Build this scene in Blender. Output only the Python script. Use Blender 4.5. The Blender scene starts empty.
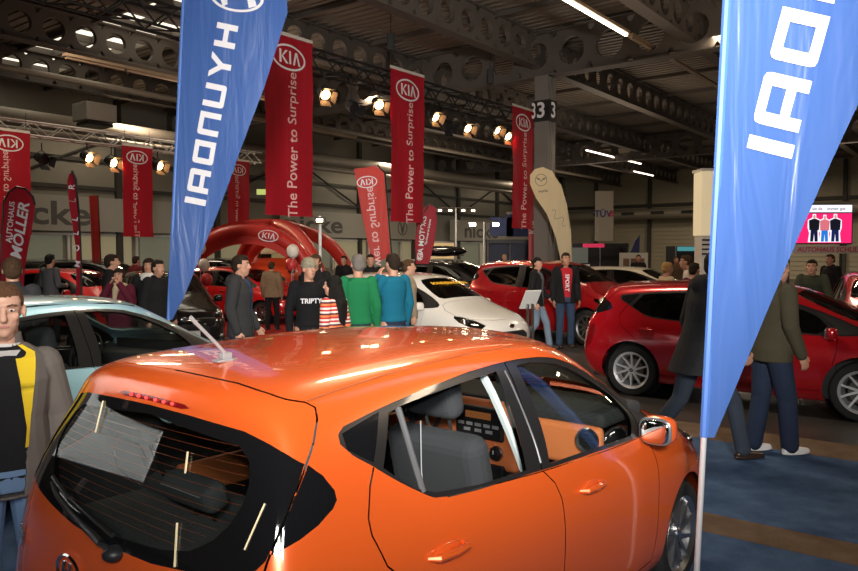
import bpy, bmesh, math, random
import numpy as np
from mathutils import Vector, Matrix, Euler
from mathutils.geometry import delaunay_2d_cdt
random.seed(7); np.random.seed(7)
SC = bpy.context.scene
COL = SC.collection
R = math.radians

# ---------------------------------------------------------------- camera
F, Y0, H = 740.0, 254.0, 1.80            # focal length in px of the 858 px frame, horizon row, eye height
PIT = math.atan((285.5 - Y0) / F)
cd = bpy.data.cameras.new('camera'); cam = bpy.data.objects.new('camera', cd); COL.objects.link(cam)
cam.location = (0, 0, H); cam.rotation_euler = (math.pi/2 - PIT, 0, 0)
cd.sensor_width = 36; cd.lens = 36 * F / 858; cd.clip_start = .05; cd.clip_end = 300
SC.camera = cam

# hall frame: u runs along the hall, v across it (to the right)
HY = R(37.7)
UA = np.array([math.sin(HY), math.cos(HY)]); VB = np.array([math.cos(HY), -math.sin(HY)])
def uv(u, v, z=0.0):
    p = u*UA + v*VB
    return (float(p[0]), float(p[1]), z)
def touv(x, y): return float(x*UA[0]+y*UA[1]), float(x*VB[0]+y*VB[1])
def at(px, py, Y):
    "point of the place seen at a pixel, at depth Y"
    dy = math.tan(math.atan((285.5-py)/F) - PIT)
    k = Y*(math.cos(PIT) - 0) ; d = Y/ (math.cos(PIT)+ math.sin(PIT)*(285.5-py)/F)
    return ((px-429)/F*d, Y, H + dy*Y)
HROT = -HY                                # z rotation that turns local +Y to the hall's u axis

# ---------------------------------------------------------------- world, exposure
w = bpy.data.worlds.new('world'); SC.world = w; w.use_nodes = True
w.node_tree.nodes['Background'].inputs[0].default_value = (1.0, .86, .72, 1)
w.node_tree.nodes['Background'].inputs[1].default_value = .035
vs = SC.view_settings
vs.view_transform = 'Standard'; vs.look = 'None'; vs.gamma = 1; vs.exposure = 0.0; vs.use_curve_mapping = False

# ---------------------------------------------------------------- hall lighting
def area(name, loc, size, power, color, target=None, sy=None, spread=None):
    l = bpy.data.lights.new(name, 'AREA'); l.energy = power; l.color = color
    l.shape = 'RECTANGLE'; l.size = size; l.size_y = sy or size
    if spread: l.spread = R(spread)
    o = bpy.data.objects.new(name, l); COL.objects.link(o); o.location = loc
    if target is not None:
        d = Vector(target)-Vector(loc); o.rotation_euler = d.to_track_quat('-Z', 'Y').to_euler()
    return o
# unseen floods added above and behind the camera as fill; then its flash
area('fill_flood', (-.6, -1.4, 2.9), .5, 55, (1.0, .95, .88), (-.5, 5, .9))
area('fill_flood', (1.1, -1.6, 3.0), .5, 60, (.96, .97, 1.0), (3.2, 7, 1.4))
area('fill_flood', (.3, -2.2, 3.4), .6, 210, (1.0, .95, .88), (0, 16, 2.2), spread=55)
area('fill_flood', (-2.4, .9, 3.3), .4, 60, (1.0, .97, .92), (-3.75, 3.5, 2.0), spread=50)  # added to light the white board that the rear glass mirrors
area('camera_flash', (.0, -.03, 1.92), .06, 26, (1.0, .98, .96), (.4, 6, 1.0), sy=.04)
# unseen upward area lights added to brighten the roof
for u, v, p in [(6, -8, 80), (14, -18, 100), (16, -4, 120), (27, -12, 110), (30, -22, 100), (40, -6, 110), (20, 6, 90), (44, -20, 100)]:
    l = bpy.data.lights.new('roof_fill_light', 'AREA'); l.energy = p; l.color = (1.0, .80, .60); l.size = 3
    o = bpy.data.objects.new('roof_fill_light', l); COL.objects.link(o); o.location = uv(u, v, 4.6); o.rotation_euler = (math.pi, 0, 0)
# hall lamps under the roof; more added along far and left walls as fill
for u, v, p in [(8, -5, 260), (8, -17, 260), (20, -5, 300), (20, -17, 300), (33, -8, 330), (33, -20, 330), (46, -10, 350), (12, 6, 220), (28, 6, 240), (50, 2, 380), (51, -14, 380), (16, -26.5, 200), (32, -26.5, 220), (46, -26, 220)]:
    area('hall_and_fill_lamp', uv(u, v, 7.3), 2.2, p, (1.0, .80, .58), uv(u, v, 0), sy=.6)

# ---------------------------------------------------------------- materials
_M = {}
def mat(name, col, rough=.5, metal=0.0, coat=0.0, emit=None, es=0.0, spec=.5, noise=None, nscale=8.0, bump=0.0, alpha=1.0, trans=0.0, sheen=0.0, ior=1.45, flake=0.0):
    if name in _M: return _M[name]
    m = bpy.data.materials.new(name); m.use_nodes = True; nt = m.node_tree; b = nt.nodes['Principled BSDF']
    b.inputs['Base Color'].default_value = (*col, 1); b.inputs['Roughness'].default_value = rough
    b.inputs['Metallic'].default_value = metal; b.inputs['Coat Weight'].default_value = coat; b.inputs['Coat Roughness'].default_value = .04
    b.inputs['Specular IOR Level'].default_value = spec; b.inputs['Alpha'].default_value = alpha
    b.inputs['Transmission Weight'].default_value = trans; b.inputs['Sheen Weight'].default_value = sheen; b.inputs['IOR'].default_value = ior
    if emit: b.inputs['Emission Color'].default_value = (*emit, 1); b.inputs['Emission Strength'].default_value = es
    if noise or bump or flake:
        tc = nt.nodes.new('ShaderNodeTexCoord'); n = nt.nodes.new('ShaderNodeTexNoise'); n.inputs['Scale'].default_value = nscale; n.inputs['Detail'].default_value = 5
        nt.links.new(tc.outputs['Object'], n.inputs['Vector'])
        if noise:
            mx = nt.nodes.new('ShaderNodeMix'); mx.data_type = 'RGBA'; mx.inputs[6].default_value = (*col, 1); mx.inputs[7].default_value = (*noise, 1)
            nt.links.new(n.outputs['Fac'], mx.inputs[0]); nt.links.new(mx.outputs[2], b.inputs['Base Color'])
        if bump:
            bp = nt.nodes.new('ShaderNodeBump'); bp.inputs['Strength'].default_value = bump; bp.inputs['Distance'].default_value = .02
            nt.links.new(n.outputs['Fac'], bp.inputs['Height']); nt.links.new(bp.outputs[0], b.inputs['Normal'])
        if flake:
            v = nt.nodes.new('ShaderNodeTexVoronoi'); v.inputs['Scale'].default_value = 1400; bp = nt.nodes.new('ShaderNodeBump')
            nt.links.new(tc.outputs['Object'], v.inputs['Vector']); bp.inputs['Strength'].default_value = flake; bp.inputs['Distance'].default_value = .001
            nt.links.new(v.outputs['Distance'], bp.inputs['Height']); nt.links.new(bp.outputs[0], b.inputs['Normal'])
    _M[name] = m; return m
def glow(name, col, s):
    if name in _M: return _M[name]
    m = bpy.data.materials.new(name); m.use_nodes = True; nt = m.node_tree; nt.nodes.clear()
    e = nt.nodes.new('ShaderNodeEmission'); o = nt.nodes.new('ShaderNodeOutputMaterial'); e.inputs[0].default_value = (*col, 1); e.inputs[1].default_value = s
    nt.links.new(e.outputs[0], o.inputs[0]); _M[name] = m; return m
def glassmat(name, tint, refl=.10):
    "thin sheet glass: tinted see-through with a mirror coat"
    if name in _M: return _M[name]
    m = bpy.data.materials.new(name); m.use_nodes = True; nt = m.node_tree; nt.nodes.clear()
    t = nt.nodes.new('ShaderNodeBsdfTransparent'); t.inputs[0].default_value = (*tint, 1)
    g = nt.nodes.new('ShaderNodeBsdfGlossy'); g.inputs[1].default_value = .01
    fr = nt.nodes.new('ShaderNodeLayerWeight'); fr.inputs[0].default_value = .5
    pw = nt.nodes.new('ShaderNodeMath'); pw.operation = 'POWER'; pw.inputs[1].default_value = 4.0; nt.links.new(fr.outputs['Facing'], pw.inputs[0])
    mu = nt.nodes.new('ShaderNodeMath'); mu.operation = 'MULTIPLY_ADD'; mu.inputs[1].default_value = .85-refl; mu.inputs[2].default_value = refl
    mx = nt.nodes.new('ShaderNodeMixShader'); o = nt.nodes.new('ShaderNodeOutputMaterial')
    nt.links.new(pw.outputs[0], mu.inputs[0]); nt.links.new(mu.outputs[0], mx.inputs[0]); nt.links.new(t.outputs[0], mx.inputs[1]); nt.links.new(g.outputs[0], mx.inputs[2]); nt.links.new(mx.outputs[0], o.inputs[0])
    _M[name] = m; return m
def cloth_mat(name, col, through=.35, spec=.3, rough=.55, crease=.03):
    "banner polyester: light passes through it"
    if name in _M: return _M[name]
    m = bpy.data.materials.new(name); m.use_nodes = True; nt = m.node_tree; b = nt.nodes['Principled BSDF']
    b.inputs['Base Color'].default_value = (*col, 1); b.inputs['Roughness'].default_value = rough; b.inputs['Specular IOR Level'].default_value = spec
    t = nt.nodes.new('ShaderNodeBsdfTranslucent'); t.inputs[0].default_value = (*col, 1); mx = nt.nodes.new('ShaderNodeMixShader'); mx.inputs[0].default_value = through
    tc = nt.nodes.new('ShaderNodeTexCoord'); mp = nt.nodes.new('ShaderNodeMapping'); mp.inputs['Rotation'].default_value = (0, R(24), 0); mp.inputs['Scale'].default_value = (5.5, 5.5, .75)   # creases running down the cloth
    n = nt.nodes.new('ShaderNodeTexNoise'); n.inputs['Scale'].default_value = 1.0; n.inputs['Detail'].default_value = 3; n.inputs['Distortion'].default_value = .6
    bp = nt.nodes.new('ShaderNodeBump'); bp.inputs['Strength'].default_value = .9; bp.inputs['Distance'].default_value = crease
    nt.links.new(tc.outputs['Object'], mp.inputs[0]); nt.links.new(mp.outputs[0], n.inputs['Vector']); nt.links.new(n.outputs['Fac'], bp.inputs['Height'])
    for q in (b, t): nt.links.new(bp.outputs[0], q.inputs['Normal'])
    nt.links.new(b.outputs[0], mx.inputs[1]); nt.links.new(t.outputs[0], mx.inputs[2]); nt.links.new(mx.outputs[0], nt.nodes['Material Output'].inputs[0])
    _M[name] = m; return m
def stripes(name, cols, scale, axis='Z'):
    "bands of colour along one object axis"
    if name in _M: return _M[name]
    m = bpy.data.materials.new(name); m.use_nodes = True; nt = m.node_tree; b = nt.nodes['Principled BSDF']; b.inputs['Roughness'].default_value = .9
    tc = nt.nodes.new('ShaderNodeTexCoord'); sp = nt.nodes.new('ShaderNodeSeparateXYZ'); mu = nt.nodes.new('ShaderNodeMath'); mu.operation = 'MULTIPLY'; mu.inputs[1].default_value = scale
    fr = nt.nodes.new('ShaderNodeMath'); fr.operation = 'FRACT'; rp = nt.nodes.new('ShaderNodeValToRGB'); rp.color_ramp.interpolation = 'CONSTANT'
    nt.links.new(tc.outputs['Object'], sp.inputs[0]); nt.links.new(sp.outputs[axis], mu.inputs[0]); nt.links.new(mu.outputs[0], fr.inputs[0]); nt.links.new(fr.outputs[0], rp.inputs[0]); nt.links.new(rp.outputs[0], b.inputs['Base Color'])
    el = rp.color_ramp.elements
    for i, c in enumerate(cols):
        e = el[i] if i < 2 else el.new(i/len(cols)); e.position = i/len(cols); e.color = (*c, 1)
    _M[name] = m; return m

BLACK = mat('black_plastic', (.012, .012, .013), .45); TRIM = mat('black_trim', (.014, .013, .013), .28, coat=.3)
RUB = mat('rubber', (.014, .014, .014), .75); CHROME = mat('chrome', (.75, .75, .76), .12, 1.0); ALU = mat('brushed_aluminium', (.55, .55, .56), .32, 1.0)
STEEL = mat('dark_painted_steel', (.085, .074, .065), .6, noise=(.115, .098, .085), nscale=2); WHITE = mat('white_lacquer', (.75, .75, .73), .4)
WHITEINK = mat('white_ink', (.70, .68, .71), .6); SILV = mat('truss_silver', (.55, .53, .50), .35, .8); BTR = mat('truss_black', (.012, .012, .012), .5)

# ---------------------------------------------------------------- mesh helpers
def link(name, me, m=None, parent=None, smooth=False):
    o = bpy.data.objects.new(name, me); COL.objects.link(o)
    if m is not None:
        for x in (m if isinstance(m, (list, tuple)) else [m]): me.materials.append(x)
    if smooth: me.shade_smooth()
    if parent is not None: o.parent = parent
    return o
class MB:
    "collects shapes, then links them as one mesh object"
    def __init__(s): s.v = []; s.f = []; s.mi = []
    def add(s, vs, fs, mi=0):
        n = len(s.v); s.v += [tuple(map(float, p)) for p in vs]; s.f += [tuple(i+n for i in f) for f in fs]; s.mi += [mi]*len(fs); return s
    def box(s, c, d, rz=0, mi=0, rot=None):
        M = rot.to_matrix() if rot else Matrix.Rotation(rz, 3, 'Z')
        p = [Vector(c)+M@Vector((x*d[0]/2, y*d[1]/2, z*d[2]/2)) for x in (-1, 1) for y in (-1, 1) for z in (-1, 1)]
        return s.add(p, [(0, 1, 3, 2), (4, 6, 7, 5), (0, 4, 5, 1), (2, 3, 7, 6), (0, 2, 6, 4), (1, 5, 7, 3)], mi)
    def bar(s, a, b, r, n=8, r2=None, mi=0, caps=True):
        a = Vector(a); b = Vector(b); d = (b-a)
        if d.length < 1e-6: return s
        q = d.to_track_quat('Z', 'Y'); r2 = r if r2 is None else r2
        p = [a+q@Vector((math.cos(t)*r, math.sin(t)*r, 0)) for t in [2*math.pi*i/n for i in range(n)]]
        p += [b+q@Vector((math.cos(t)*r2, math.sin(t)*r2, 0)) for t in [2*math.pi*i/n for i in range(n)]]
        fs = [(i, (i+1) % n, n+(i+1) % n, n+i) for i in range(n)]
        if caps: fs += [tuple(range(n-1, -1, -1)), tuple(range(n, 2*n))]
        return s.add(p, fs, mi)
    def tube(s, pts, r, n=8, mi=0):
        pts = [Vector(p) for p in pts]; rings = []; N = len(pts)
        for i, p in enumerate(pts):
            d = (pts[min(i+1, N-1)]-pts[max(i-1, 0)]).normalized(); q = d.to_track_quat('Z', 'Y'); rr = r[i] if hasattr(r, '__len__') else r
            rings += [p+q@Vector((math.cos(2*math.pi*k/n)*rr, math.sin(2*math.pi*k/n)*rr, 0)) for k in range(n)]
        fs = []
        for i in range(N-1):
            a = rings[i*n]; best = min(range(n), key=lambda k: (rings[(i+1)*n+k]-a).length)
            for k in range(n): fs.append((i*n+k, i*n+(k+1) % n, (i+1)*n+(k+1+best) % n, (i+1)*n+(k+best) % n))
        fs += [tuple(range(n-1, -1, -1)), tuple(range((N-1)*n, N*n))]
        return s.add(rings, fs, mi)
    def lathe(s, prof, c=(0, 0, 0), axis='Z', n=24, mi=0, arc=1.0):
        "prof: (radius, height) pairs"
        vs = []
        m = n if arc >= 1 else n+1
        for r, h in prof:
            for k in range(m):
                t = 2*math.pi*arc*k/n; x, y = math.cos(t)*r, math.sin(t)*r
                p = (x, y, h) if axis == 'Z' else ((x, h, y) if axis == 'Y' else (h, x, y))
                vs.append(tuple(Vector(p)+Vector(c)))
        fs = [(i*m+k, i*m+(k+1) % m, (i+1)*m+(k+1) % m, (i+1)*m+k) for i in range(len(prof)-1) for k in range(n)]
        return s.add(vs, fs, mi)
    def ball(s, c, r, n=10, rot=None, mi=0):
        r = r if hasattr(r, '__len__') else (r, r, r); vs = []; fs = []
        for i in range(n+1):
            a = math.pi*i/n
            for k in range(2*n):
                t = math.pi*k/n; p = Vector((math.sin(a)*math.cos(t)*r[0], math.sin(a)*math.sin(t)*r[1], math.cos(a)*r[2]))
                if rot is not None: p = rot@p
                vs.append(Vector(c)+p)
        for i in range(n):
            for k in range(2*n): fs.append((i*2*n+k, i*2*n+(k+1) % (2*n), (i+1)*2*n+(k+1) % (2*n), (i+1)*2*n+k))
        return s.add(vs, fs, mi)
    def prism(s, poly, z0, z1, M=None, mi=0):
        "closed 2d outline (x, y) extruded from z0 to z1, placed with matrix M"
        poly = clean(poly); n = len(poly); M = M or Matrix()
        tri = tess([poly])
        vs = [M@Vector((x, y, z0)) for x, y in poly]+[M@Vector((x, y, z1)) for x, y in poly]
        fs = [(a, c, b) for a, b, c in tri]+[(a+n, b+n, c+n) for a, b, c in tri]+[(i, (i+1) % n, n+(i+1) % n, n+i) for i in range(n)]
        return s.add(vs, fs, mi)
    def build(s, name, m=None, parent=None, smooth=False, bevel=0.0, seg=2):
        me = bpy.data.meshes.new(name); me.from_pydata(s.v, [], s.f); me.update()
        bm = bmesh.new(); bm.from_mesh(me); bmesh.ops.remove_doubles(bm, verts=bm.verts, dist=1e-5)
        bmesh.ops.recalc_face_normals(bm, faces=bm.faces); bm.to_mesh(me); bm.free()
        if any(s.mi) and len(me.polygons) == len(s.mi):
            for p, i in zip(me.polygons, s.mi): p.material_index = i
        o = link(name, me, m, parent, False)
        if smooth:
            me.shade_smooth()
            try: me.set_sharp_from_angle(angle=R(38))
            except Exception: pass
        if bevel:
            b = o.modifiers.new('bevel', 'BEVEL'); b.width = bevel; b.segments = seg; b.limit_method = 'ANGLE'
            b.harden_normals = False
        return o
def clean(poly):
    out = []
    for p in poly:
        if not out or (abs(p[0]-out[-1][0])+abs(p[1]-out[-1][1])) > 1e-6: out.append((float(p[0]), float(p[1])))
    if abs(out[0][0]-out[-1][0])+abs(out[0][1]-out[-1][1]) < 1e-6: out.pop()
    return out
def tess(loops):
    from mathutils.geometry import tessellate_polygon
    return [tuple(t) for t in tessellate_polygon([[Vector((p[0], p[1], 0)) for p in l] for l in loops])]
def empty(name, loc=(0, 0, 0), rz=0.0, label=None, cat=None, group=None, scale=None):
    o = bpy.data.objects.new(name, None); COL.objects.link(o); o.location = loc; o.rotation_euler = (0, 0, rz); o.empty_display_size = .1
    if scale: o.scale = (scale,)*3
    if label: o['label'] = label
    if cat: o['category'] = cat
    if group: o['group'] = group
    return o
def tag(o, label=None, cat=None, group=None, kind=None):
    if label: o['label'] = label
    if cat: o['category'] = cat
    if group: o['group'] = group
    if kind: o['kind'] = kind
    return o
def struct(o): o['kind'] = 'structure'; return o
def copy_tree(o, parent=None, label=None):
    c = o.copy(); COL.objects.link(c)
    if parent is not None: c.parent = parent
    for ch in list(o.children): copy_tree(ch, c)
    if label: c['label'] = label
    return c
def text_mesh(name, body, size, m, parent=None, M=None, depth=.004, bold=0.0, flip=False, align='CENTER', sx=1.0, shear=0.0):
    cu = bpy.data.curves.new(name, 'FONT'); cu.body = body; cu.size = size; cu.extrude = depth/2; cu.offset = bold; cu.align_x = align; cu.align_y = 'CENTER'; cu.shear = shear; cu.resolution_u = 3
    t = bpy.data.objects.new(name, cu); COL.objects.link(t); dg = bpy.context.evaluated_depsgraph_get()
    me = bpy.data.meshes.new_from_object(t.evaluated_get(dg)); bpy.data.objects.remove(t); bpy.data.curves.remove(cu)
    S = Matrix.Diagonal((-sx if flip else sx, 1, 1, 1)); me.transform(S)
    if flip: me.flip_normals()
    if M is not None: me.transform(M)
    me.materials.clear(); return link(name, me, m, parent)

# ================================================================ the hall
def ground_mat():
    m = bpy.data.materials.new('asphalt_floor'); m.use_nodes = True; nt = m.node_tree; b = nt.nodes['Principled BSDF']
    tc = nt.nodes.new('ShaderNodeTexCoord'); n = nt.nodes.new('ShaderNodeTexNoise'); n.inputs['Scale'].default_value = 1.3; n.inputs['Detail'].default_value = 8
    n2 = nt.nodes.new('ShaderNodeTexNoise'); n2.inputs['Scale'].default_value = 160
    rp = nt.nodes.new('ShaderNodeValToRGB'); rp.color_ramp.elements[0].color = (.026, .024, .023, 1); rp.color_ramp.elements[1].color = (.055, .050, .046, 1); rp.color_ramp.elements[0].position = .3; rp.color_ramp.elements[1].position = .7
    bp = nt.nodes.new('ShaderNodeBump'); bp.inputs['Strength'].default_value = .25; bp.inputs['Distance'].default_value = .004
    nt.links.new(tc.outputs['Object'], n.inputs['Vector']); nt.links.new(tc.outputs['Object'], n2.inputs['Vector']); nt.links.new(n.outputs['Fac'], rp.inputs[0]); nt.links.new(rp.outputs[0], b.inputs['Base Color'])
    nt.links.new(n2.outputs['Fac'], bp.inputs['Height']); nt.links.new(bp.outputs[0], b.inputs['Normal']); b.inputs['Roughness'].default_value = .42
    return m
def carpet_mat(name, c1, c2):
    m = bpy.data.materials.new(name); m.use_nodes = True; nt = m.node_tree; b = nt.nodes['Principled BSDF']
    tc = nt.nodes.new('ShaderNodeTexCoord'); n = nt.nodes.new('ShaderNodeTexNoise'); n.inputs['Scale'].default_value = 260; n.inputs['Detail'].default_value = 2
    n2 = nt.nodes.new('ShaderNodeTexNoise'); n2.inputs['Scale'].default_value = 5; n2.inputs['Detail'].default_value = 6
    ad = nt.nodes.new('ShaderNodeMath'); ad.operation = 'ADD'; mu = nt.nodes.new('ShaderNodeMath'); mu.operation = 'MULTIPLY'; mu.inputs[1].default_value = .5
    rp = nt.nodes.new('ShaderNodeValToRGB'); rp.color_ramp.elements[0].color = (*c1, 1); rp.color_ramp.elements[1].color = (*c2, 1); rp.color_ramp.elements[0].position = .36; rp.color_ramp.elements[1].position = .64
    bp = nt.nodes.new('ShaderNodeBump'); bp.inputs['Strength'].default_value = .6; bp.inputs['Distance'].default_value = .004
    for q in (n, n2): nt.links.new(tc.outputs['Object'], q.inputs['Vector'])
    nt.links.new(n.outputs['Fac'], ad.inputs[0]); nt.links.new(n2.outputs['Fac'], ad.inputs[1]); nt.links.new(ad.outputs[0], mu.inputs[0]); nt.links.new(mu.outputs[0], rp.inputs[0]); nt.links.new(rp.outputs[0], b.inputs['Base Color'])
    nt.links.new(n.outputs['Fac'], bp.inputs['Height']); nt.links.new(bp.outputs[0], b.inputs['Normal']); b.inputs['Roughness'].default_value = .95; b.inputs['Specular IOR Level'].default_value = .1
    return m
U0, U1, V0, V1, ZC = -12, 58, -30, 25, 8.40
def hall_box(mb, u0, u1, v0, v1, z0, z1, mi=0):
    c = uv((u0+u1)/2, (v0+v1)/2, (z0+z1)/2); return mb.box(c, (abs(v1-v0), abs(u1-u0), abs(z1-z0)), rz=HROT, mi=mi)
struct(hall_box(MB(), U0, U1, V0, V1, -.2, 0).build('floor', ground_mat()))
WALLM = mat('wall_panels_greygreen', (.23, .22, .18), .7, noise=(.27, .26, .215), nscale=1.5)
struct(hall_box(MB(), U0, U1, V0-.3, V0, 0, ZC).build('wall_left', WALLM))
struct(hall_box(MB(), U0, U1, V1, V1+.3, 0, ZC).build('wall_right', WALLM))
struct(hall_box(MB(), U0-.3, U0, V0, V1, 0, ZC).build('wall_back', WALLM))
FARM = mat('far_wall_panels', (.38, .34, .25), .7, noise=(.43, .39, .29), nscale=1.0)
fw = MB(); hall_box(fw, U1, U1+.3, V0, V1, 0, ZC)
for k in range(26): hall_box(fw, U1-.05, U1, V0, V1, .3+k*.33, .33+k*.33)          # joints of the sandwich panels
struct(fw.build('wall_far', FARM))
# roof sheet with the strip of rooflights left open above u 11.0..13.3
roof_m = mat('roof_sheet', (.17, .145, .12), .55, noise=(.21, .18, .145), nscale=.6)
rf = MB()
SK = [(11.0, 13.3, -29, -14)]
hall_box(rf, U0, 11.0, V0, V1, ZC, ZC+.2); hall_box(rf, 13.3, U1, V0, V1, ZC, ZC+.2); hall_box(rf, 11.0, 13.3, -14, V1, ZC, ZC+.2); hall_box(rf, 11.0, 13.3, V0, -29, ZC, ZC+.2)
for k in range(230):                                                                # ribs of the trapezoidal sheet
    u = U0+.3+k*.3
    if u > U1 or 10.8 < u < 13.4: continue
    hall_box(rf, u, u+.10, V0, V1, ZC-.035, ZC+.01)
struct(rf.build('ceiling', roof_m))
sk = MB(); hall_box(sk, 11.0, 13.3, -29, -14, ZC+.22, ZC+.24); sko = struct(sk.build('window_1', glow('daylight_rooflight', (1.0, .88, .68), 1.5)))
sf = MB()
for v in np.arange(-29, -13.9, 1.25): hall_box(sf, 11.0, 13.3, v-.03, v+.03, ZC-.02, ZC+.2)
hall_box(sf, 12.1, 12.18, -29, -14, ZC-.02, ZC+.2)
sf.build('window_frame', STEEL, sko)

def holed_beam(name, along, L0, L1, off, z0, h, hole_r, pitch, th=.14, flange=.34):
    "web with a row of round holes, flanges above and below; along 'u' or 'v'"
    mb = MB()
    def P(a, z, side): return uv(a, off+side, z) if along == 'u' else uv(off+side, a, z)
    n = int((L1-L0)/pitch); zc = z0+h/2; N = 16; hw = pitch/2
    for k in range(n):
        c = L0+(k+.5)*pitch
        ring = []; out = []
        for i in range(N):
            t = 2*math.pi*(i+.5)/N; x, y = math.cos(t), math.sin(t)
            ring.append((c+x*hole_r, zc+y*hole_r)); m = max(abs(x)/hw, abs(y)/(h/2)); out.append((c+x/m, zc+y/m))
        for sd in (-th/2, th/2):
            b = len(mb.v); mb.v += [P(a, z, sd) for a, z in ring+out]
            for i in range(N):
                j = (i+1) % N; mb.f.append((b+i, b+j, b+N+j, b+N+i)); mb.mi.append(0)
        b = len(mb.v); mb.v += [P(a, z, sd) for sd in (-th/2, th/2) for a, z in ring]
        for i in range(N):
            j = (i+1) % N; mb.f.append((b+i, b+j, b+N+j, b+N+i)); mb.mi.append(0)
        # corner fills between the eight-cut outline and the rectangle
    for zz in (z0, z0+h):
        if along == 'u': hall_box(mb, L0, L1, off-flange/2, off+flange/2, zz-.02, zz+.02)
        else: hall_box(mb, off-flange/2, off+flange/2, L0, L1, zz-.02, zz+.02)
    o = mb.build(name, STEEL); return struct(o)
k = 1
for v in (-24.9, -20.3, -15.7, -11.1, -6.6, -2.0, 2.6, 7.2):
    holed_beam('trim_%d' % k, 'u', -3, U1, v, 7.35, .95, .30, .88); k += 1
for u in (19.5, 39.5):
    holed_beam('trim_%d' % k, 'v', V0, V1, u, 7.0, 1.25, .40, 1.15, flange=.42); k += 1
pl = MB()
for u in np.arange(-2, U1, 3.2): hall_box(pl, u, u+.10, V0, V1, ZC-.18, ZC-.05)     # purlins
struct(pl.build('trim_%d' % k, STEEL)); k += 1
# steel frame of the left wall
wf = MB()
for u in np.arange(2, U1, 5.0):
    hall_box(wf, u-.12, u+.12, V0, V0+.22, 0, ZC-.1)
for z in (4.45, 5.6, 6.8): hall_box(wf, 0, U1, V0, V0+.14, z, z+.16)
for u in np.arange(2, U1-5, 10.0):
    wf.bar(uv(u, V0+.16, 4.5), uv(u+5, V0+.16, 6.8), .06, 4); wf.bar(uv(u+5, V0+.16, 6.8), uv(u+10, V0+.16, 4.5), .06, 4)
struct(wf.build('trim_%d' % k, mat('wall_steel', (.05, .048, .042), .6))); k += 1
ff = MB()
for v in np.arange(V0+3, V1, 4.6): hall_box(ff, U1-.25, U1-.05, v-.13, v+.13, 0, ZC-.1)
hall_box(ff, U1-.2, U1-.05, V0, V1, 5.55, 5.8)
struct(ff.build('trim_%d' % k, mat('wall_steel', (.05, .048, .042), .6))); k += 1
# lit office band in the lower left wall
lw = MB(); rnd = random.Random(3)
for i, u in enumerate(np.arange(6, 54, 3.0)):
    hall_box(lw, u, u+2.6, V0+.01, V0+.04, 1.0, 2.55, mi=[0, 1, 2, 0, 2][i % 5])
wn = struct(lw.build('window_2', [mat('office_glass_pale', (.30, .29, .20), .3, emit=(.62, .52, .30), es=.22), mat('office_glass_warm', (.3, .22, .12), .3, emit=(1, .66, .30), es=.55), mat('office_glass_dim', (.2, .2, .15), .3, emit=(.40, .42, .30), es=.16)]))
fr = MB()
for u in np.arange(6, 55, 3.0): hall_box(fr, u-.22, u-.12, V0, V0+.1, .9, 2.6)
hall_box(fr, 5.5, 54, V0, V0+.1, 2.56, 2.66); fr.build('window_frame', WHITE, wn)
# round ventilation duct under the far wall, cut-outs for the outlets
du = MB(); du.bar(uv(U1-1.2, V0+1, 4.95), uv(U1-1.2, V1-1, 4.95), .42, 20)
d1 = du.build('ventilation_duct', mat('galvanised_duct', (.33, .30, .24), .45, .3), smooth=True); tag(d1, 'long round metal ventilation duct along the far end wall', 'duct')
ou = MB()
for v in np.arange(V0+4, V1, 2.4): ou.box(uv(U1-1.65, v, 5.0), (1.0, .12, .22), rz=HROT)
ou.build('duct_outlet', BLACK, d1)
# ducts and service pipes along the left wall, high up
for n_, (z, v, r, lab) in enumerate([(6.55, -27.2, .30, 'wide dark ventilation pipe running high along the left wall'), (5.95, -26.2, .12, 'thin pale service pipe below the wide pipe on the left wall'), (7.2, -23.0, .10, 'thin pipe running nearest under the roof beams')]):
    o = MB().bar(uv(-2, v, z), uv(50, v, z), r, 14).build('service_pipe', mat('pipe_grey', (.24, .21, .17), .5, .2), smooth=True); tag(o, lab, 'pipe')
# the numbered column
c = empty('hall_column', uv(19.5, -10.75), HROT, 'dark steel column with a 33 number sign near its top', 'column')
MB().box((0, 0, 3.5), (.44, .06, 7.0)).box((0, -.2, 3.5), (.46, .04, 7.0)).box((0, .2, 3.5), (.46, .04, 7.0)).build('column_shaft', mat('column_grey', (.17, .155, .14), .55), c)
pt = MB().box((0, -.23, 5.98), (.50, .02, .62)).box((.26, 0, 5.98), (.02, .46, .62)).build('number_plate', mat('number_black', (.01, .01, .012), .4), c)
text_mesh('number', '3', .62, WHITEINK, pt, Matrix.Translation((0, -.245, 5.98))@Matrix.Rotation(R(90), 4, 'X'), bold=.012)
text_mesh('number', '3', .62, WHITEINK, pt, Matrix.Translation((.275, 0, 5.98))@Matrix.Rotation(R(90), 4, 'Z')@Matrix.Rotation(R(90), 4, 'X'), bold=.012)
text_mesh('number', '3', .62, WHITEINK, pt, Matrix.Translation((-.245, -.245, 5.98))@Matrix.Rotation(R(90), 4, 'X')@Matrix.Diagonal((.5, 1, 1, 1)), bold=.012)

# carpets of the stands
BLUE = carpet_mat('blue_carpet', (.030, .058, .125), (.080, .135, .24)); BRN = carpet_mat('brown_carpet', (.095, .062, .040), (.18, .125, .085)); REDC = carpet_mat('red_carpet', (.22, .01, .01), (.33, .02, .02))
def carpet(u0, u1, v0, v1, m, label, th=.0022, name='carpet'):
    return tag(hall_box(MB(), u0, u1, v0, v1, .0004, th).build(name, m), label, 'carpet')
carpet(-6, 4.83, -10, 9, BLUE, 'blue carpet under the orange car, nearest the camera')
carpet(4.835, 5.2, -10, 9, BRN, 'narrow brown carpet strip between the two blue carpets')
carpet(5.205, 7.29, -10, 9, BLUE, 'blue carpet strip under the walking man in jeans')
carpet(7.295, 7.9, -10, 9, BRN, 'brown carpet strip along the edge of the dark floor')
carpet(10.0, 17, -19, -12.3, REDC, 'red carpet under the stand with the red arch')
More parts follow.
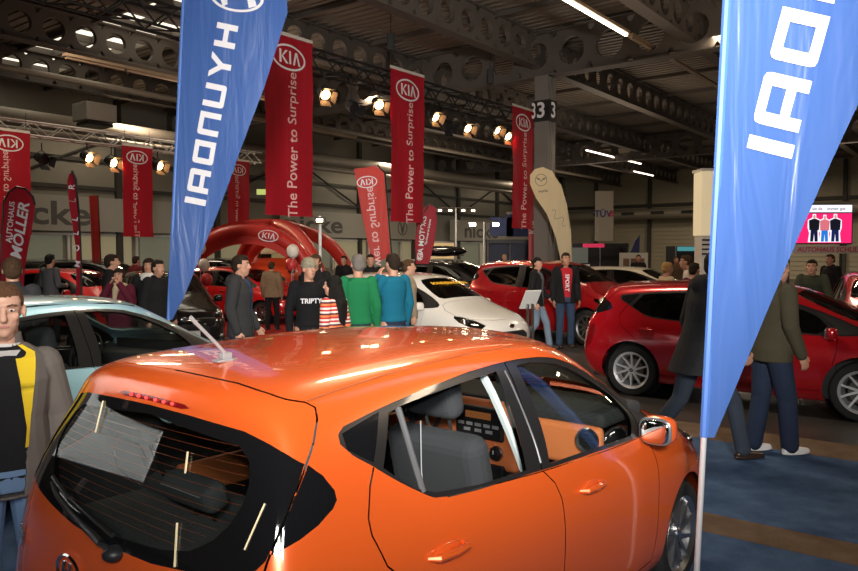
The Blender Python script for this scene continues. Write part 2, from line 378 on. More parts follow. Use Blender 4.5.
# ---- car body surface: a cubic B-spline net, ring by ring from sill to roof, column by column from tail to nose ----
HATCH = [
 # (x, y, z) for: tail centre, tail mid, tail quarter, tail corner, rear wheel, C pillar, B pillar, A pillar, front wheel, nose corner, nose mid, nose centre
 [(0.14,0,0.2),(0.14,0.35,0.2),(0.17,0.58,0.2),(0.26,0.7,0.2),(0.55,0.74,0.2),(1.1,0.76,0.2),(1.7,0.76,0.2),(2.3,0.76,0.2),(2.93,0.74,0.2),(3.4,0.64,0.2),(3.52,0.35,0.2),(3.54,0,0.2)],
 [(0.04,0,0.28),(0.05,0.42,0.28),(0.09,0.68,0.28),(0.2,0.79,0.28),(0.55,0.82,0.28),(1.1,0.82,0.28),(1.7,0.815,0.28),(2.3,0.82,0.28),(2.93,0.82,0.28),(3.42,0.73,0.28),(3.6,0.42,0.28),(3.64,0,0.28)],
 [(0,0,0.5),(0.01,0.44,0.5),(0.026,0.735,0.5),(0.13,0.835,0.5),(0.55,0.84,0.5),(1.1,0.825,0.48),(1.7,0.82,0.48),(2.3,0.825,0.48),(2.93,0.835,0.5),(3.45,0.76,0.5),(3.63,0.44,0.5),(3.67,0,0.5)],
 [(0.03,0,0.72),(0.04,0.44,0.72),(0.052,0.73,0.72),(0.142,0.829,0.73),(0.55,0.84,0.73),(1.1,0.835,0.72),(1.7,0.83,0.7),(2.3,0.83,0.69),(2.93,0.825,0.69),(3.4,0.74,0.7),(3.59,0.42,0.7),(3.63,0,0.7)],
 [(0.06,0,0.92),(0.07,0.43,0.92),(0.088,0.72,0.92),(0.164,0.806,0.93),(0.57,0.815,0.93),(1.1,0.815,0.9),(1.7,0.81,0.86),(2.3,0.805,0.84),(2.9,0.78,0.83),(3.22,0.68,0.84),(3.4,0.4,0.84),(3.44,0,0.84)],
 [(0.1,0,1.04),(0.11,0.42,1.04),(0.128,0.685,1.05),(0.2,0.759,1.06),(0.6,0.76,1.05),(1.1,0.765,1.02),(1.7,0.765,0.97),(2.3,0.755,0.93),(2.82,0.71,0.91),(2.98,0.58,0.94),(3.05,0.33,0.965),(3.07,0,0.97)],
 [(0.16,0,1.17),(0.17,0.4,1.17),(0.186,0.66,1.18),(0.254,0.718,1.18),(0.62,0.71,1.17),(1.1,0.72,1.13),(1.68,0.725,1.09),(2.25,0.715,1.05),(2.6,0.665,1.03),(2.73,0.52,1.05),(2.79,0.3,1.07),(2.81,0,1.075)],
 [(0.22,0,1.3),(0.23,0.38,1.3),(0.254,0.61,1.305),(0.312,0.669,1.305),(0.65,0.655,1.3),(1.1,0.66,1.28),(1.62,0.665,1.26),(2.05,0.645,1.23),(2.3,0.6,1.21),(2.42,0.47,1.24),(2.47,0.27,1.27),(2.49,0,1.275)],
 [(0.22,0,1.425),(0.23,0.34,1.42),(0.254,0.53,1.41),(0.324,0.594,1.4),(0.68,0.59,1.42),(1.1,0.6,1.435),(1.55,0.6,1.435),(1.85,0.575,1.415),(2.02,0.53,1.395),(2.1,0.42,1.415),(2.14,0.24,1.435),(2.16,0,1.44)],
 [(0.36,0,1.475),(0.37,0.29,1.47),(0.4,0.43,1.462),(0.48,0.49,1.455),(0.74,0.5,1.47),(1.1,0.505,1.482),(1.5,0.505,1.48),(1.75,0.48,1.467),(1.86,0.43,1.455),(1.93,0.34,1.46),(1.97,0.2,1.47),(1.99,0,1.472)],
 [(0.55,0,1.488),(0.555,0.16,1.487),(0.57,0.23,1.485),(0.63,0.26,1.483),(0.82,0.265,1.492),(1.12,0.265,1.502),(1.45,0.265,1.5),(1.62,0.25,1.49),(1.7,0.22,1.485),(1.75,0.16,1.485),(1.78,0.1,1.487),(1.79,0,1.487)],
 [(0.68,0,1.494),(0.69,0,1.494),(0.72,0,1.495),(0.78,0,1.496),(0.92,0,1.5),(1.14,0,1.506),(1.38,0,1.503),(1.5,0,1.498),(1.57,0,1.496),(1.62,0,1.494),(1.65,0,1.493),(1.66,0,1.493)],
]
class Surf:
    def __init__(s, net):
        P=np.array(net,float)            # K,M,3
        s.K,s.M=P.shape[:2]
        fl=np.array([1,-1,1.])
        top=P[-2]*fl
        bot=2*P[0]-P[1]
        P=np.concatenate([bot[None],P,top[None]],0)
        P=np.concatenate([P[:,1:2]*fl,P,P[:,-2:-1]*fl],1)
        s.P=P
    def __call__(s, S, T):
        S=np.clip(np.asarray(S,float),0,s.M-1-1e-9); T=np.clip(np.asarray(T,float),0,s.K-1-1e-9)
        i=np.floor(S).astype(int); j=np.floor(T).astype(int)
        def b(f): return np.stack([(1-f)**3/6,(3*f**3-6*f**2+4)/6,(-3*f**3+3*f**2+3*f+1)/6,f**3/6],-1)
        bs=b(S-i); bt=b(T-j)
        out=np.zeros(S.shape+(3,))
        for a in range(4):
            for c in range(4):
                out+=(bt[...,a]*bs[...,c])[...,None]*s.P[j+a,i+c]
        return out
    def normal(s,S,T):
        e=1e-3
        S=np.clip(np.asarray(S,float),e,s.M-1-2*e);T=np.clip(np.asarray(T,float),e,s.K-1-2*e)
        du=s(S+e,T)-s(S-e,T); dv=s(S,T+e)-s(S,T-e)
        n=np.cross(du,dv); return n/(np.linalg.norm(n,axis=-1,keepdims=True)+1e-12)
    def grid(s):
        if not hasattr(s,'_g'):
            a=np.linspace(0,s.M-1,221);b=np.linspace(0,s.K-1,221)
            A,B=np.meshgrid(a,b); s._g=(A,B,s(A,B),s.normal(A,B))
        return s._g
    def invert(s, q, ax, dom=None):
        """(a,b) coordinate pairs on axes ax of car space -> (s,t); dom=(s0,s1,t0,t1) domain"""
        A,B,G,N=s.grid(); q=np.asarray(q,float)
        m=np.ones(A.shape,bool)
        if dom: m=(A>=dom[0])&(A<=dom[1])&(B>=dom[2])&(B<=dom[3])
        a=A[m];b=B[m];g=G[m][:,list(ax)]
        out=[]
        for p in q:
            k=np.argmin(((g-p)**2).sum(1)); S,T=a[k],b[k]
            for it in range(8):
                c=s(S,T)[list(ax)]; e=1e-4
                J=np.stack([(s(S+e,T)[list(ax)]-c)/e,(s(S,T+e)[list(ax)]-c)/e],1)
                try: d=np.linalg.solve(J.T@J+1e-7*np.eye(2),J.T@(p-c))
                except Exception: break
                d=np.clip(d,-.3,.3); S=min(max(S+d[0],0),s.M-1);T=min(max(T+d[1],0),s.K-1)
            out.append((S,T))
        return np.array(out)

# ---------------------------------------------------------------- car builder
def resample(poly, step=(.18, .18), closed=True):
    out = []; n = len(poly)
    for i in range(n if closed else n-1):
        a = np.array(poly[i], float); b = np.array(poly[(i+1) % n], float)
        k = max(1, int(max(abs(b[0]-a[0])/step[0], abs(b[1]-a[1])/step[1])+.99))
        for j in range(k): out.append(tuple(a+(b-a)*j/k))
    if not closed: out.append(tuple(map(float, poly[-1])))
    return out
def smooth_poly(poly, it=1):
    "round the corners of an outline (Chaikin)"
    for _ in range(it):
        q = []
        n = len(poly)
        for i in range(n):
            a = np.array(poly[i]); b = np.array(poly[(i+1) % n]); q += [tuple(a*.8+b*.2), tuple(a*.2+b*.8)]
        poly = q
    return poly
def inpoly(P, poly):
    x, y = P[:, 0], P[:, 1]; c = np.zeros(len(P), bool); n = len(poly)
    for i in range(n):
        x0, y0 = poly[i]; x1, y1 = poly[(i+1) % n]
        if y0 == y1: continue
        c ^= ((y0 > y) != (y1 > y)) & (x < (x1-x0)*(y-y0)/(y1-y0)+x0)
    return c
def strip(S, line, wid):
    "a polyline in (s, t) widened to wid metres"
    L = resample(line, (.25, .25), closed=False); a = []; b = []
    for i, p in enumerate(L):
        p = np.array(p); q0 = np.array(L[max(i-1, 0)]); q1 = np.array(L[min(i+1, len(L)-1)]); e = 1e-3
        du = (S(p[0]+e, p[1])-S(p[0]-e, p[1]))/(2*e); dv = (S(p[0], p[1]+e)-S(p[0], p[1]-e))/(2*e)
        d = q1-q0; D = du*d[0]+dv*d[1]; D /= np.linalg.norm(D)+1e-9
        n = np.cross(D, np.cross(du, dv)); n /= np.linalg.norm(n)+1e-9
        J = np.stack([du, dv], 1); w = np.linalg.lstsq(J, n, rcond=None)[0]*wid/2
        a.append(tuple(p+w)); b.append(tuple(p-w))
    return a+b[::-1]
def panels(S, feats, step=(.16, .16)):
    """cut the half body in the (s, t) plane along every feature outline; returns {label: triangles as (s, t)}"""
    smax, tmax = S.M-1, S.K-1
    V = []; E = []; key = {}
    def vid(p):
        k = (round(p[0], 3), round(p[1], 3))
        if k not in key: key[k] = len(V); V.append(Vector(k))
        return key[k]
    def loop(pts, closed=True):
        ids = [vid((min(max(p[0], 0), smax), min(max(p[1], 0), tmax))) for p in pts]
        for i in range(len(ids) if closed else len(ids)-1):
            a, b = ids[i], ids[(i+1) % len(ids)]
            if a != b: E.append((a, b))
    loop(resample([(0, 0), (smax, 0), (smax, tmax), (0, tmax)], step))
    for lab, poly in feats: loop(poly if lab == 'gap' else resample(poly, step))
    ns, nt_ = int(smax/step[0])+1, int(tmax/step[1])+1
    ex = np.array([tuple(v) for v in V])
    for i in range(1, ns):
        for j in range(1, nt_):
            p = (smax*i/ns, tmax*j/nt_)
            if np.min(np.abs(ex-np.array(p)).max(1)) > step[0]*.33: V.append(Vector((round(p[0], 4), round(p[1], 4))))
    v, e, f, *_ = delaunay_2d_cdt(V, E, [], 0, 1e-5)
    P = np.array([tuple(q) for q in v]); T = np.array([q[:3] for q in f if len(q) == 3])
    Cn = P[T].mean(1); labs = np.full(len(T), -1)
    for k in range(len(feats)-1, -1, -1): labs[inpoly(Cn, feats[k][1])] = k
    d1 = P[T[:, 1]]-P[T[:, 0]]; d2 = P[T[:, 2]]-P[T[:, 0]]
    good = np.abs(d1[:, 0]*d2[:, 1]-d1[:, 1]*d2[:, 0]) > 1e-7
    out = {}
    for k in set(labs.tolist()):
        m = (labs == k) & good; lab = 'body' if k < 0 else feats[k][0]
        out.setdefault(lab, []).append(T[m])
    return P, {k: np.concatenate(t) for k, t in out.items()}
def panel_mesh(name, S, P, T, sides, m, parent, inset=0.0, depth=.02):
    "one body panel: outer skin on the surface, edges turned inward by depth"
    used = np.unique(T); mp = -np.ones(len(P), int); mp[used] = np.arange(len(used)); Q = P[used]; T = mp[T]
    G = S(Q[:, 0], Q[:, 1]); N = -S.normal(Q[:, 0], Q[:, 1])
    cnt = {}
    for t in T:
        for a, b in ((t[0], t[1]), (t[1], t[2]), (t[2], t[0])): cnt.setdefault((min(a, b), max(a, b)), []).append((a, b))
    bd = [v[0] for k, v in cnt.items() if len(v) == 1]
    vs, fs, ns = [], [], []
    for sg in sides:
        fl = np.array([1, -sg, 1.])              # local frame: x forward, y left
        g = (G-N*inset)*fl; n = N*fl; b = len(vs); k = len(g)
        if sg < 0 and sides == (1, -1):
            pass
        vs += list(g); ns += list(n)
        f0 = T[0]; pa, pb, pc = g[f0[0]], g[f0[1]], g[f0[2]]
        for t in T:
            a_, b_, c_ = g[t[0]], g[t[1]], g[t[2]]
            fl_ = np.dot(np.cross(b_-a_, c_-a_), n[t[0]]+n[t[1]]+n[t[2]]) < 0
            fs.append((b+t[0], b+t[2], b+t[1]) if fl_ else (b+t[0], b+t[1], b+t[2]))
        if depth:
            ids = {}
            for a_, b_ in bd:
                # no inner lip on the centre plane of a mirrored panel
                if abs(g[a_][1]) < 1e-4 and abs(g[b_][1]) < 1e-4: continue
                for q in (a_, b_):
                    if q not in ids: ids[q] = (len(vs), len(vs)+1); vs += [g[q]-n[q]*.0006, g[q]-n[q]*depth]; ns += [n[q], n[q]]
                a0, a1 = ids[a_]; b0, b1 = ids[b_]
                fs.append((a0, b0, b1, a1)); ns_ = 1
    me = bpy.data.meshes.new(name); me.from_pydata([tuple(map(float, p)) for p in vs], [], [tuple(map(int, f)) for f in fs]); me.update()
    me.shade_smooth()
    nn = np.array(ns, float)
    try: me.normals_split_custom_set_from_vertices([tuple(x) for x in nn])
    except Exception as ex: print('normals', ex)
    bm = bmesh.new(); bm.from_mesh(me)
    o = link(name, me, m, parent); bm.free(); return o

GL_CLEAR = glassmat('side_glass_clear', (.80, .86, .84), .07); GL_TINT = glassmat('side_glass_tinted', (.10, .11, .11), .10); GL_REAR = glassmat('rear_glass', (.52, .56, .55), .10)
BGLASS = mat('black_ceramic_glass', (.006, .006, .007), .05, coat=1.0); LAMP_CLEAR = glassmat('lamp_lens', (.9, .9, .9), .15)
TAILRED = mat('tail_lamp_red', (.16, .003, .005), .12, coat=1.0); TAILRED_LIT = mat('stop_lamp_red', (.35, .01, .01), .2, coat=1, emit=(1, .03, .02), es=.12)
INT_DK = mat('interior_charcoal', (.020, .020, .022), .8, bump=.15, nscale=220); INT_GR = mat('interior_grey', (.045, .045, .048), .85, bump=.2, nscale=300); SEATF = mat('seat_fabric', (.030, .033, .037), .9, bump=.4, nscale=500)

def paint(name, col, metal=.0, rough=.32, coat=1.0): return mat(name, col, rough, metal, coat, flake=.0)

FRAME = [(3.40, 7.02), (3.48, 7.18), (3.95, 7.40), (4.09, 7.46), (4.67, 7.68), (5.16, 7.85), (5.59, 7.93), (6.0, 7.97), (6.52, 7.95), (7.0, 7.86), (7.5, 7.62), (7.95, 7.25), (8.25, 6.85), (8.42, 6.4), (8.45, 5.95), (8.36, 5.62), (8.10, 5.32), (7.30, 5.0), (7.10, 5.0), (6.36, 5.02), (5.71, 4.97), (5.18, 4.96), (4.86, 4.94), (4.58, 4.97), (4.37, 5.07), (4.31, 5.16), (3.78, 6.17), (3.56, 6.50), (3.41, 6.81)]
QUARTER = [(3.46, 7.03), (3.95, 7.33), (3.80, 6.24), (3.50, 6.65)]
RGLASS = [(4.06, 7.25), (4.22, 7.36), (4.93, 7.57), (5.29, 7.66), (5.55, 7.72), (5.42, 5.10), (4.85, 5.07), (4.40, 5.19), (4.20, 5.42), (3.90, 6.07)]
FGLASS = [(5.92, 7.79), (6.25, 7.82), (6.81, 7.71), (7.25, 7.45), (7.55, 7.05), (7.72, 6.6), (7.55, 5.95), (7.15, 5.17), (6.29, 5.17), (5.72, 5.11)]
SAIL = [(7.86, 6.6), (7.95, 6.9), (8.2, 6.6), (8.32, 6.1), (8.2, 5.66), (7.95, 5.42), (7.35, 5.15), (7.7, 5.9)]
HDARK = [(0, 7.36), (.6, 7.33), (1.07, 7.28), (1.56, 7.22), (2.1, 7.0), (2.5, 6.8), (2.86, 6.56), (2.6, 5.6), (2.28, 4.80), (2.1, 4.62), (1.6, 4.42), (1.1, 4.25), (.6, 4.10), (0, 4.05)]
HCLEAR = [(0, 7.13), (.44, 7.03), (1.04, 6.93), (1.46, 6.87), (1.66, 6.58), (1.72, 6.14), (1.68, 5.75), (1.54, 5.35), (1.34, 4.97), (1.05, 4.62), (.68, 4.42), (0, 4.27)]
WING = [(2.93, 6.53), (3.16, 6.25), (3.32, 5.89), (3.35, 5.67), (3.3, 5.51), (3.12, 5.27), (2.9, 5.11), (2.57, 4.97), (2.36, 4.90), (2.62, 5.6)]
SHUT = [(0, 8.60), (1.3, 8.54), (2.2, 8.35), (2.77, 8.14), (3.01, 8.03), (3.16, 7.82), (3.16, 7.51), (3.04, 6.99), (2.90, 6.56), (2.60, 5.6), (2.31, 4.78), (2.12, 4.0), (1.9, 3.3), (1.8, 2.0), (0, 1.9)]
WSCREEN = [(11, 6.15), (10, 6.15), (9.2, 6.15), (8.85, 6.3), (8.75, 6.7), (8.7, 7.2), (8.75, 7.6), (8.95, 7.95), (9.6, 8.02), (11, 8.05)]
HOOD = [(11, 5.85), (10, 5.85), (9.0, 5.8), (8.55, 5.55), (8.4, 4.9), (8.7, 4.2), (9.3, 3.75), (10.2, 3.6), (11, 3.6)]
HEADL = [(8.55, 3.85), (8.62, 4.1), (8.95, 3.95), (9.45, 3.55), (9.75, 3.1), (9.5, 2.75), (9.1, 2.9), (8.7, 3.35)]
GRILLE = [(11, 2.5), (10.25, 2.5), (9.9, 2.1), (10.0, 1.35), (10.4, .9), (11, .9)]
TAILL = [(2.25, 3.9), (2.6, 4.05), (3.0, 4.0), (3.1, 3.6), (2.95, 2.7), (2.5, 2.3), (2.1, 2.4), (2.05, 3.3)]
DOOR_R = [(3.79, 6.14), (3.73, 5.76), (3.68, 5.07), (3.70, 4.71), (3.82, 4.04), (4.15, 3.3), (4.4, 2.5), (4.5, 1.2), (5.7, 1.1), (5.74, 3.2), (5.74, 3.95), (5.70, 4.48), (5.60, 4.94), (5.68, 6.5), (5.76, 7.93)]
DOOR_F = [(5.76, 7.93), (5.68, 6.5), (5.60, 4.94), (5.70, 4.48), (5.74, 3.95), (5.74, 3.2), (5.7, 1.1), (7.25, 1.1), (7.30, 2.69), (7.36, 3.65), (7.38, 4.26), (7.45, 4.9), (7.9, 5.25)]

def make_wheel(name, parent, c, r, wid, side, nsp=10, style='split', rimr=None, rim_m=None, yaw=0.0):
    "side +1: outer face towards local -y (right side of the car)"
    e = empty(name, c); e.parent = parent; e.rotation_euler = (0, 0, yaw)
    s = -side; rimr = rimr or r*.70; hw = wid/2; rim_m = rim_m or ALU
    prof = [(rimr*.97, -hw*.75), (rimr*1.02, -hw*.95), (rimr*1.12, -hw), (r*.93, -hw*.97), (r*.985, -hw*.8), (r, -hw*.5), (r, hw*.5), (r*.985, hw*.8), (r*.93, hw*.97), (rimr*1.12, hw), (rimr*1.02, hw*.95), (rimr*.97, hw*.75)]
    MB().lathe(prof, axis='Y', n=40).build('tyre', RUB, e, smooth=True)
    rim = MB(); f = s*hw
    rim.lathe([(rimr*.80, -f*.8), (rimr*.86, f*.2), (rimr*.90, f*.75), (rimr*1.03, f*.97), (rimr*1.04, f*.90), (rimr*.97, f*.5), (rimr*.97, -f*.9)], axis='Y', n=40)
    rim.lathe([(0, f*.80), (r*.10, f*.80), (r*.13, f*.70), (r*.15, f*.3), (0, f*.3)], axis='Y', n=20)
    for k in range(nsp):
        a = 2*math.pi*(k if style != 'split' else (k//2*2+(.32 if k % 2 else 0)+.34))/nsp
        a2 = 2*math.pi*(k+.5 if style != 'split' else k+.5)/nsp
        ca, sa = math.cos(a2), math.sin(a2); cb, sb = math.cos(a), math.sin(a); w0, w1 = r*.045, r*.032
        pi_, po = (cb*r*.10, sb*r*.10), (ca*rimr*.92, sa*rimr*.92)
        n = Vector((-(po[1]-pi_[1]), po[0]-pi_[0])).normalized()
        q = [(pi_[0]+n.x*w0, f*.72, pi_[1]+n.y*w0), (pi_[0]-n.x*w0, f*.72, pi_[1]-n.y*w0), (po[0]-n.x*w1, f*.86, po[1]-n.y*w1), (po[0]+n.x*w1, f*.86, po[1]+n.y*w1)]
        q += [(x, y-f*.28, z) for x, y, z in q]
        rim.add(q, [(0, 1, 2, 3), (7, 6, 5, 4), (0, 4, 5, 1), (1, 5, 6, 2), (2, 6, 7, 3), (3, 7, 4, 0)])
    rim.build('rim', rim_m, e, smooth=True)
    MB().lathe([(0, f*.25), (rimr*.62, f*.25), (rimr*.62, f*.1), (0, f*.1)], axis='Y', n=28).build('brake_disc', STEEL, e)
    MB().lathe([(0, f*.86), (r*.085, f*.84), (r*.09, f*.78), (0, f*.78)], axis='Y', n=16).build('hub_cap', CHROME, e, smooth=True)
    return e
def seat(parent, x, y, z0, h=.62, m=None, wid=.46, name='front_seat', rest=True):
    e = empty(name, (x, y, z0)); e.parent = parent; m = m or SEATF
    MB().box((.10, 0, .10), (.52, wid, .16)).build('seat_cushion', m, e, bevel=.05, seg=3)
    a = R(-14); b = MB().box((0, 0, 0), (.13, wid-.02, h)).build('seat_back', m, e, bevel=.06, seg=4); b.location = (-.24, 0, .12+h/2); b.rotation_euler = (0, a, 0)
    if rest:
        hr = MB().box((0, 0, 0), (.10, .27, .19)).build('headrest', m, e, bevel=.045, seg=4); hr.location = (-.33, 0, .20+h+.08); hr.rotation_euler = (0, a, 0)
        MB().bar((0, -.06, -.05), (.02, -.06, -.22), .007, 8).bar((0, .06, -.05), (.02, .06, -.22), .007, 8).build('headrest_post', CHROME, hr)
    return e
def make_car(name, label, spec, loc, yaw, category='car', group=None):
    """spec: scale (x, y, z), paint, glass, wheel, feature switches. yaw is clockwise from +Y in degrees; loc is the tail centre on the floor"""
    sx, sy, sz = spec.get('scale', (1, 1, 1))
    net = np.array(HATCH, float)
    if 'warp' in spec: net = spec['warp'](net)
    S = Surf(net*np.array([sx, sy, sz]))
    e = empty(name, (loc[0], loc[1], 0), R(90-yaw), label, category, group)
    P_ = spec['paint']; step = spec.get('step', (.2, .2)); rw, fw_ = spec.get('hubs', (.55, 2.935)); rw *= sx; fw_ *= sx; wr = spec.get('wheel_r', .285); wy = spec.get('wheel_y', .68)*sy
    arches = []
    for hx in (rw, fw_):
        ar = wr+.055; pts = []
        for k in range(25):
            t = math.pi*(1.18-1.36*k/24); pts.append((hx+math.cos(t)*ar, max(.19*sz, wr+math.sin(t)*ar)))
        q = S.invert(pts, (0, 2), (2.6, 9.2, 0, 5))
        q = [tuple(p) for p in q]
        q = [(q[0][0], 0.0)]+q+[(q[-1][0], 0.0)]
        arches.append(('arch', q))
    lo = spec.get('lowres', False)
    F_ = list(arches)
    if not lo:
        F_ += [('gap', strip(S, SHUT, .007)), ('gap', strip(S, DOOR_R[:-5][::1]+[(5.74, 3.2)], .006) if False else strip(S, [(3.79, 6.14), (3.73, 5.76), (3.68, 5.07), (3.70, 4.71), (3.82, 4.04), (4.15, 3.3), (4.45, 2.5), (4.5, 1.1), (5.7, 1.05), (7.2, 1.1), (7.27, 1.8), (7.30, 2.69), (7.36, 3.65), (7.38, 4.26), (7.44, 4.98)], .006)),
               ('gap', strip(S, [(5.7, 1.05), (5.74, 3.2), (5.74, 3.95), (5.70, 4.48), (5.60, 4.94), (5.66, 6.5), (5.76, 7.93)], .006)),
               ('gap', strip(S, [(11, 5.87), (10, 5.87), (9.0, 5.82), (8.52, 5.57), (8.36, 4.9), (8.68, 4.18), (9.3, 3.72), (10.2, 3.57), (11, 3.57)], .006)),
               ('gap', strip(S, [(4.50, 5.00), (5.5, 4.93), (7.4, 4.97)], .004))]
    F_ += [('rear_window', HCLEAR), ('stop_lamp', [(0, 7.62), (.55, 7.58), (.62, 7.50), (.5, 7.44), (0, 7.47)]), ('tailgate_glass_border', HDARK), ('rear_side_panel_glass', WING), ('tail_lamp', TAILL),
           ('rear_door_window', RGLASS), ('front_door_window', FGLASS), ('quarter_window', QUARTER), ('door_mirror_base', SAIL), ('window_frame', FRAME), ('windscreen', WSCREEN), ('headlamp', HEADL), ('grille', GRILLE),
           ('tailgate', SHUT), ('front_door', DOOR_F), ('rear_door', DOOR_R), ('bonnet', HOOD)]
    if spec.get('nohatchglass'): F_ = [f for f in F_ if f[0] not in ('stop_lamp',)]
    P, out = panels(S, F_, step)
    gs = spec.get('glass', GL_TINT); gf = spec.get('glass_front', GL_CLEAR)
    mats = {'rear_window': spec.get('glass_rear', GL_REAR), 'stop_lamp': TAILRED, 'tailgate_glass_border': BGLASS, 'rear_side_panel_glass': BGLASS, 'tail_lamp': TAILRED, 'rear_door_window': gs, 'front_door_window': gf,
            'quarter_window': BGLASS, 'door_mirror_base': BLACK, 'window_frame': TRIM, 'windscreen': spec.get('glass_wind', GL_CLEAR), 'headlamp': LAMP_CLEAR, 'grille': BLACK, 'tailgate': P_, 'front_door': P_, 'rear_door': P_, 'bonnet': P_, 'body': P_}
    inset = {'rear_window': .004, 'rear_door_window': .012, 'front_door_window': .012, 'quarter_window': .004, 'grille': .02, 'window_frame': .002, 'windscreen': .003}
    parts = {}
    for lab, T in out.items():
        if lab in ('arch', 'gap') or len(T) == 0: continue
        dep = 0.0 if 'window' in lab and lab != 'window_frame' or lab in ('windscreen', 'headlamp') else .018
        if lab in ('rear_door_window', 'front_door_window', 'quarter_window', 'rear_door', 'front_door', 'tail_lamp', 'headlamp', 'rear_side_panel_glass', 'door_mirror_base', 'window_frame'):
            for sg in (1, -1):
                if (lab, sg) in spec.get('open', ()): continue
                parts[lab, sg] = panel_mesh(lab, S, P, T, (sg,), mats[lab], e, inset.get(lab, 0), dep)
        else: parts[lab, 0] = panel_mesh(lab, S, P, T, (1, -1), mats[lab], e, inset.get(lab, 0), dep)
    if spec.get('lined'):
        for lab in ('body', 'tailgate', 'rear_door', 'front_door'):
            T = out[lab]; cs = P[T].mean(1); T = T[(cs[:, 0] < 8.2) & (cs[:, 1] > 2.0)]
            if len(T): panel_mesh('inner_lining', S, P, T, (1, -1), spec.get('lining_m', INT_GR), e, .022, 0)
    # floor pan and inner liner so that nothing shows through the gaps
    fl = MB(); L = S.P[1:-1, 1:-1]
    x0, x1 = .16*sx, 3.5*sx
    fl.box(((x0+x1)/2, 0, .24*sz), (x1-x0, 1.36*sy, .06)); 
    for sg in (1, -1):
        fl.box((1.72*sx, sg*.70*sy, .50*sz), (1.55*sx, .03, .52*sz))           # inner door skins up to the belt
        fl.box(((rw+fw_)/2, sg*.66*sy, .30*sz), (fw_-rw-.7, .10, .14))
        for hx in (rw, fw_):
            if hx == rw or True:
                c = (hx, sg*wy, wr); ar = wr+.06
                fl.lathe([(ar, sg*.02), (ar, -sg*.20), (.02, -sg*.21)], c=(c[0], c[1], c[2]), axis='Y', n=28)
    fl.box((2.75*sx, 0, .62*sz), (.05, 1.2*sy, .75*sz)); fl.box((3.15*sx, 0, .55*sz), (.6*sx, 1.05*sy, .40*sz))
    fl.build('floor_pan', BLACK, e)
    if spec.get('interior', True):
        zs = .30*sz; ins = spec.get('seat_m', SEATF)
        for sg in (1, -1): seat(e, 1.66*sx, sg*.35*sy, zs, .60*sz, ins)
        seat(e, .88*sx, 0, zs, .50*sz, ins, wid=1.2*sy, name='rear_seat', rest=False)
        MB().box((.42*sx, 0, .80*sz), (.46*sx, 1.1*sy, .03)).build('parcel_shelf', INT_GR, e, bevel=.01)
        db = MB(); db.box((2.52*sx, 0, .82*sz), (.34, 1.30*sy, .20)); db.box((2.42*sx, 0, .62*sz), (.14, .34, .34)); db.box((2.10*sx, 0, .44*sz), (.7, .22, .16))
        d_ = db.build('dashboard', spec.get('dash_m', INT_DK), e, bevel=.04, seg=3)
        tm = MB(); tm.lathe([(.175, 0), (.185, .012), (.195, 0), (.185, -.012), (.175, 0)], n=28); tm.bar((0, 0, -.03), (0, 0, -.18), .03); 
        for a in (0, math.pi, -math.pi/2): tm.bar((0, 0, -.02), (math.cos(a)*.18, math.sin(a)*.18, 0), .014, 6)
        tm.ball((0, 0, -.01), (.06, .06, .025), 8)
        st = tm.build('steering_wheel', INT_DK, e, smooth=True); st.location = (2.22*sx, .35*sy, .93*sz); st.rotation_euler = (0, R(-64), 0)
    for hx in (rw, fw_):
        for sg in (1, -1):
            make_wheel('wheel', e, (hx, -sg*(wy+.005), wr), wr, .19, sg, spec.get('spokes', 10), spec.get('spoke_style', 'split'), rim_m=spec.get('rim_m'))
    # mirrors
    for sg in (1, -1):
        m_ = empty('door_mirror', (2.46*sx, -sg*.825*sy, .97*sz)); m_.parent = e
        def sq(rx, ry, rz, c=(0, 0, 0), n=16):
            b_ = MB(); b_.ball((0, 0, 0), 1, 12); q_ = []
            for vx, vy, vz in b_.v:
                f_ = lambda t: math.copysign(abs(t)**.62, t)
                q_.append((c[0]+vx*rx, c[1]+f_(vy)*ry, c[2]+f_(vz)*rz))
            b_.v = q_; return b_
        sq(.062, .084, .068, (.026, 0, 0)).build('mirror_housing', spec.get('mirror_m', P_), m_, smooth=True)
        MB().box((.01, sg*.10, -.05), (.06, .08, .03)).build('mirror_arm', BLACK, m_, bevel=.01)
        sq(.012, .083, .067, (-.026, 0, 0)).build('mirror_rim', mat('mirror_rim_grey', (.28, .28, .29), .25, .7), m_, smooth=True)
        sq(.006, .072, .056, (-.038, 0, 0)).build('mirror_glass', mat('mirror_glass', (.8, .8, .8), .02, 1.0), m_, smooth=True)
    # door handles
    if not lo:
        for (s_, t_) in ((4.40, 3.86), (6.15, 3.97)):
            q = S(s_, t_); n = -S.normal(s_, t_)
            for sg in (1, -1):
                a = MB(); pts = [(-.095, .0), (-.07, .026), (0, .034), (.07, .028), (.09, .0)]
                a.tube([(q[0]+px_, -sg*(q[1]+o_), q[2]+.004-.02*px_) for px_, o_ in pts], [.008, .013, .014, .013, .008], 8)
                a.build('door_handle', P_, parts.get(('rear_door' if s_ < 5 else 'front_door', sg), e), smooth=True)
                b = MB().ball((q[0], -sg*(q[1]+.002), q[2]-.004), (.075, .007, .034), 10); b.build('handle_recess', spec.get('recess_m', P_), parts.get(('rear_door' if s_ < 5 else 'front_door', sg), e), smooth=True)
    # headlamp insides, plates
    for sg in (1, -1):
        q = S(9.1, 3.4); h = MB().ball((q[0]-.10, -sg*(q[1]-.02), q[2]-.01), (.08, .09, .06), 10).build('headlamp_reflector', CHROME, e, smooth=True)
        q2 = S(9.45, 3.15); MB().ball((q2[0]-.11, -sg*(q2[1]-.05), q2[2]), (.09, .08, .05), 10).build('headlamp_reflector', BLACK, e, smooth=True)
        q = S(9.2, 1.2); MB().ball((q[0]-.01, -sg*q[1], q[2]), (.03, .05, .04), 8).build('fog_lamp', CHROME, e, smooth=True)
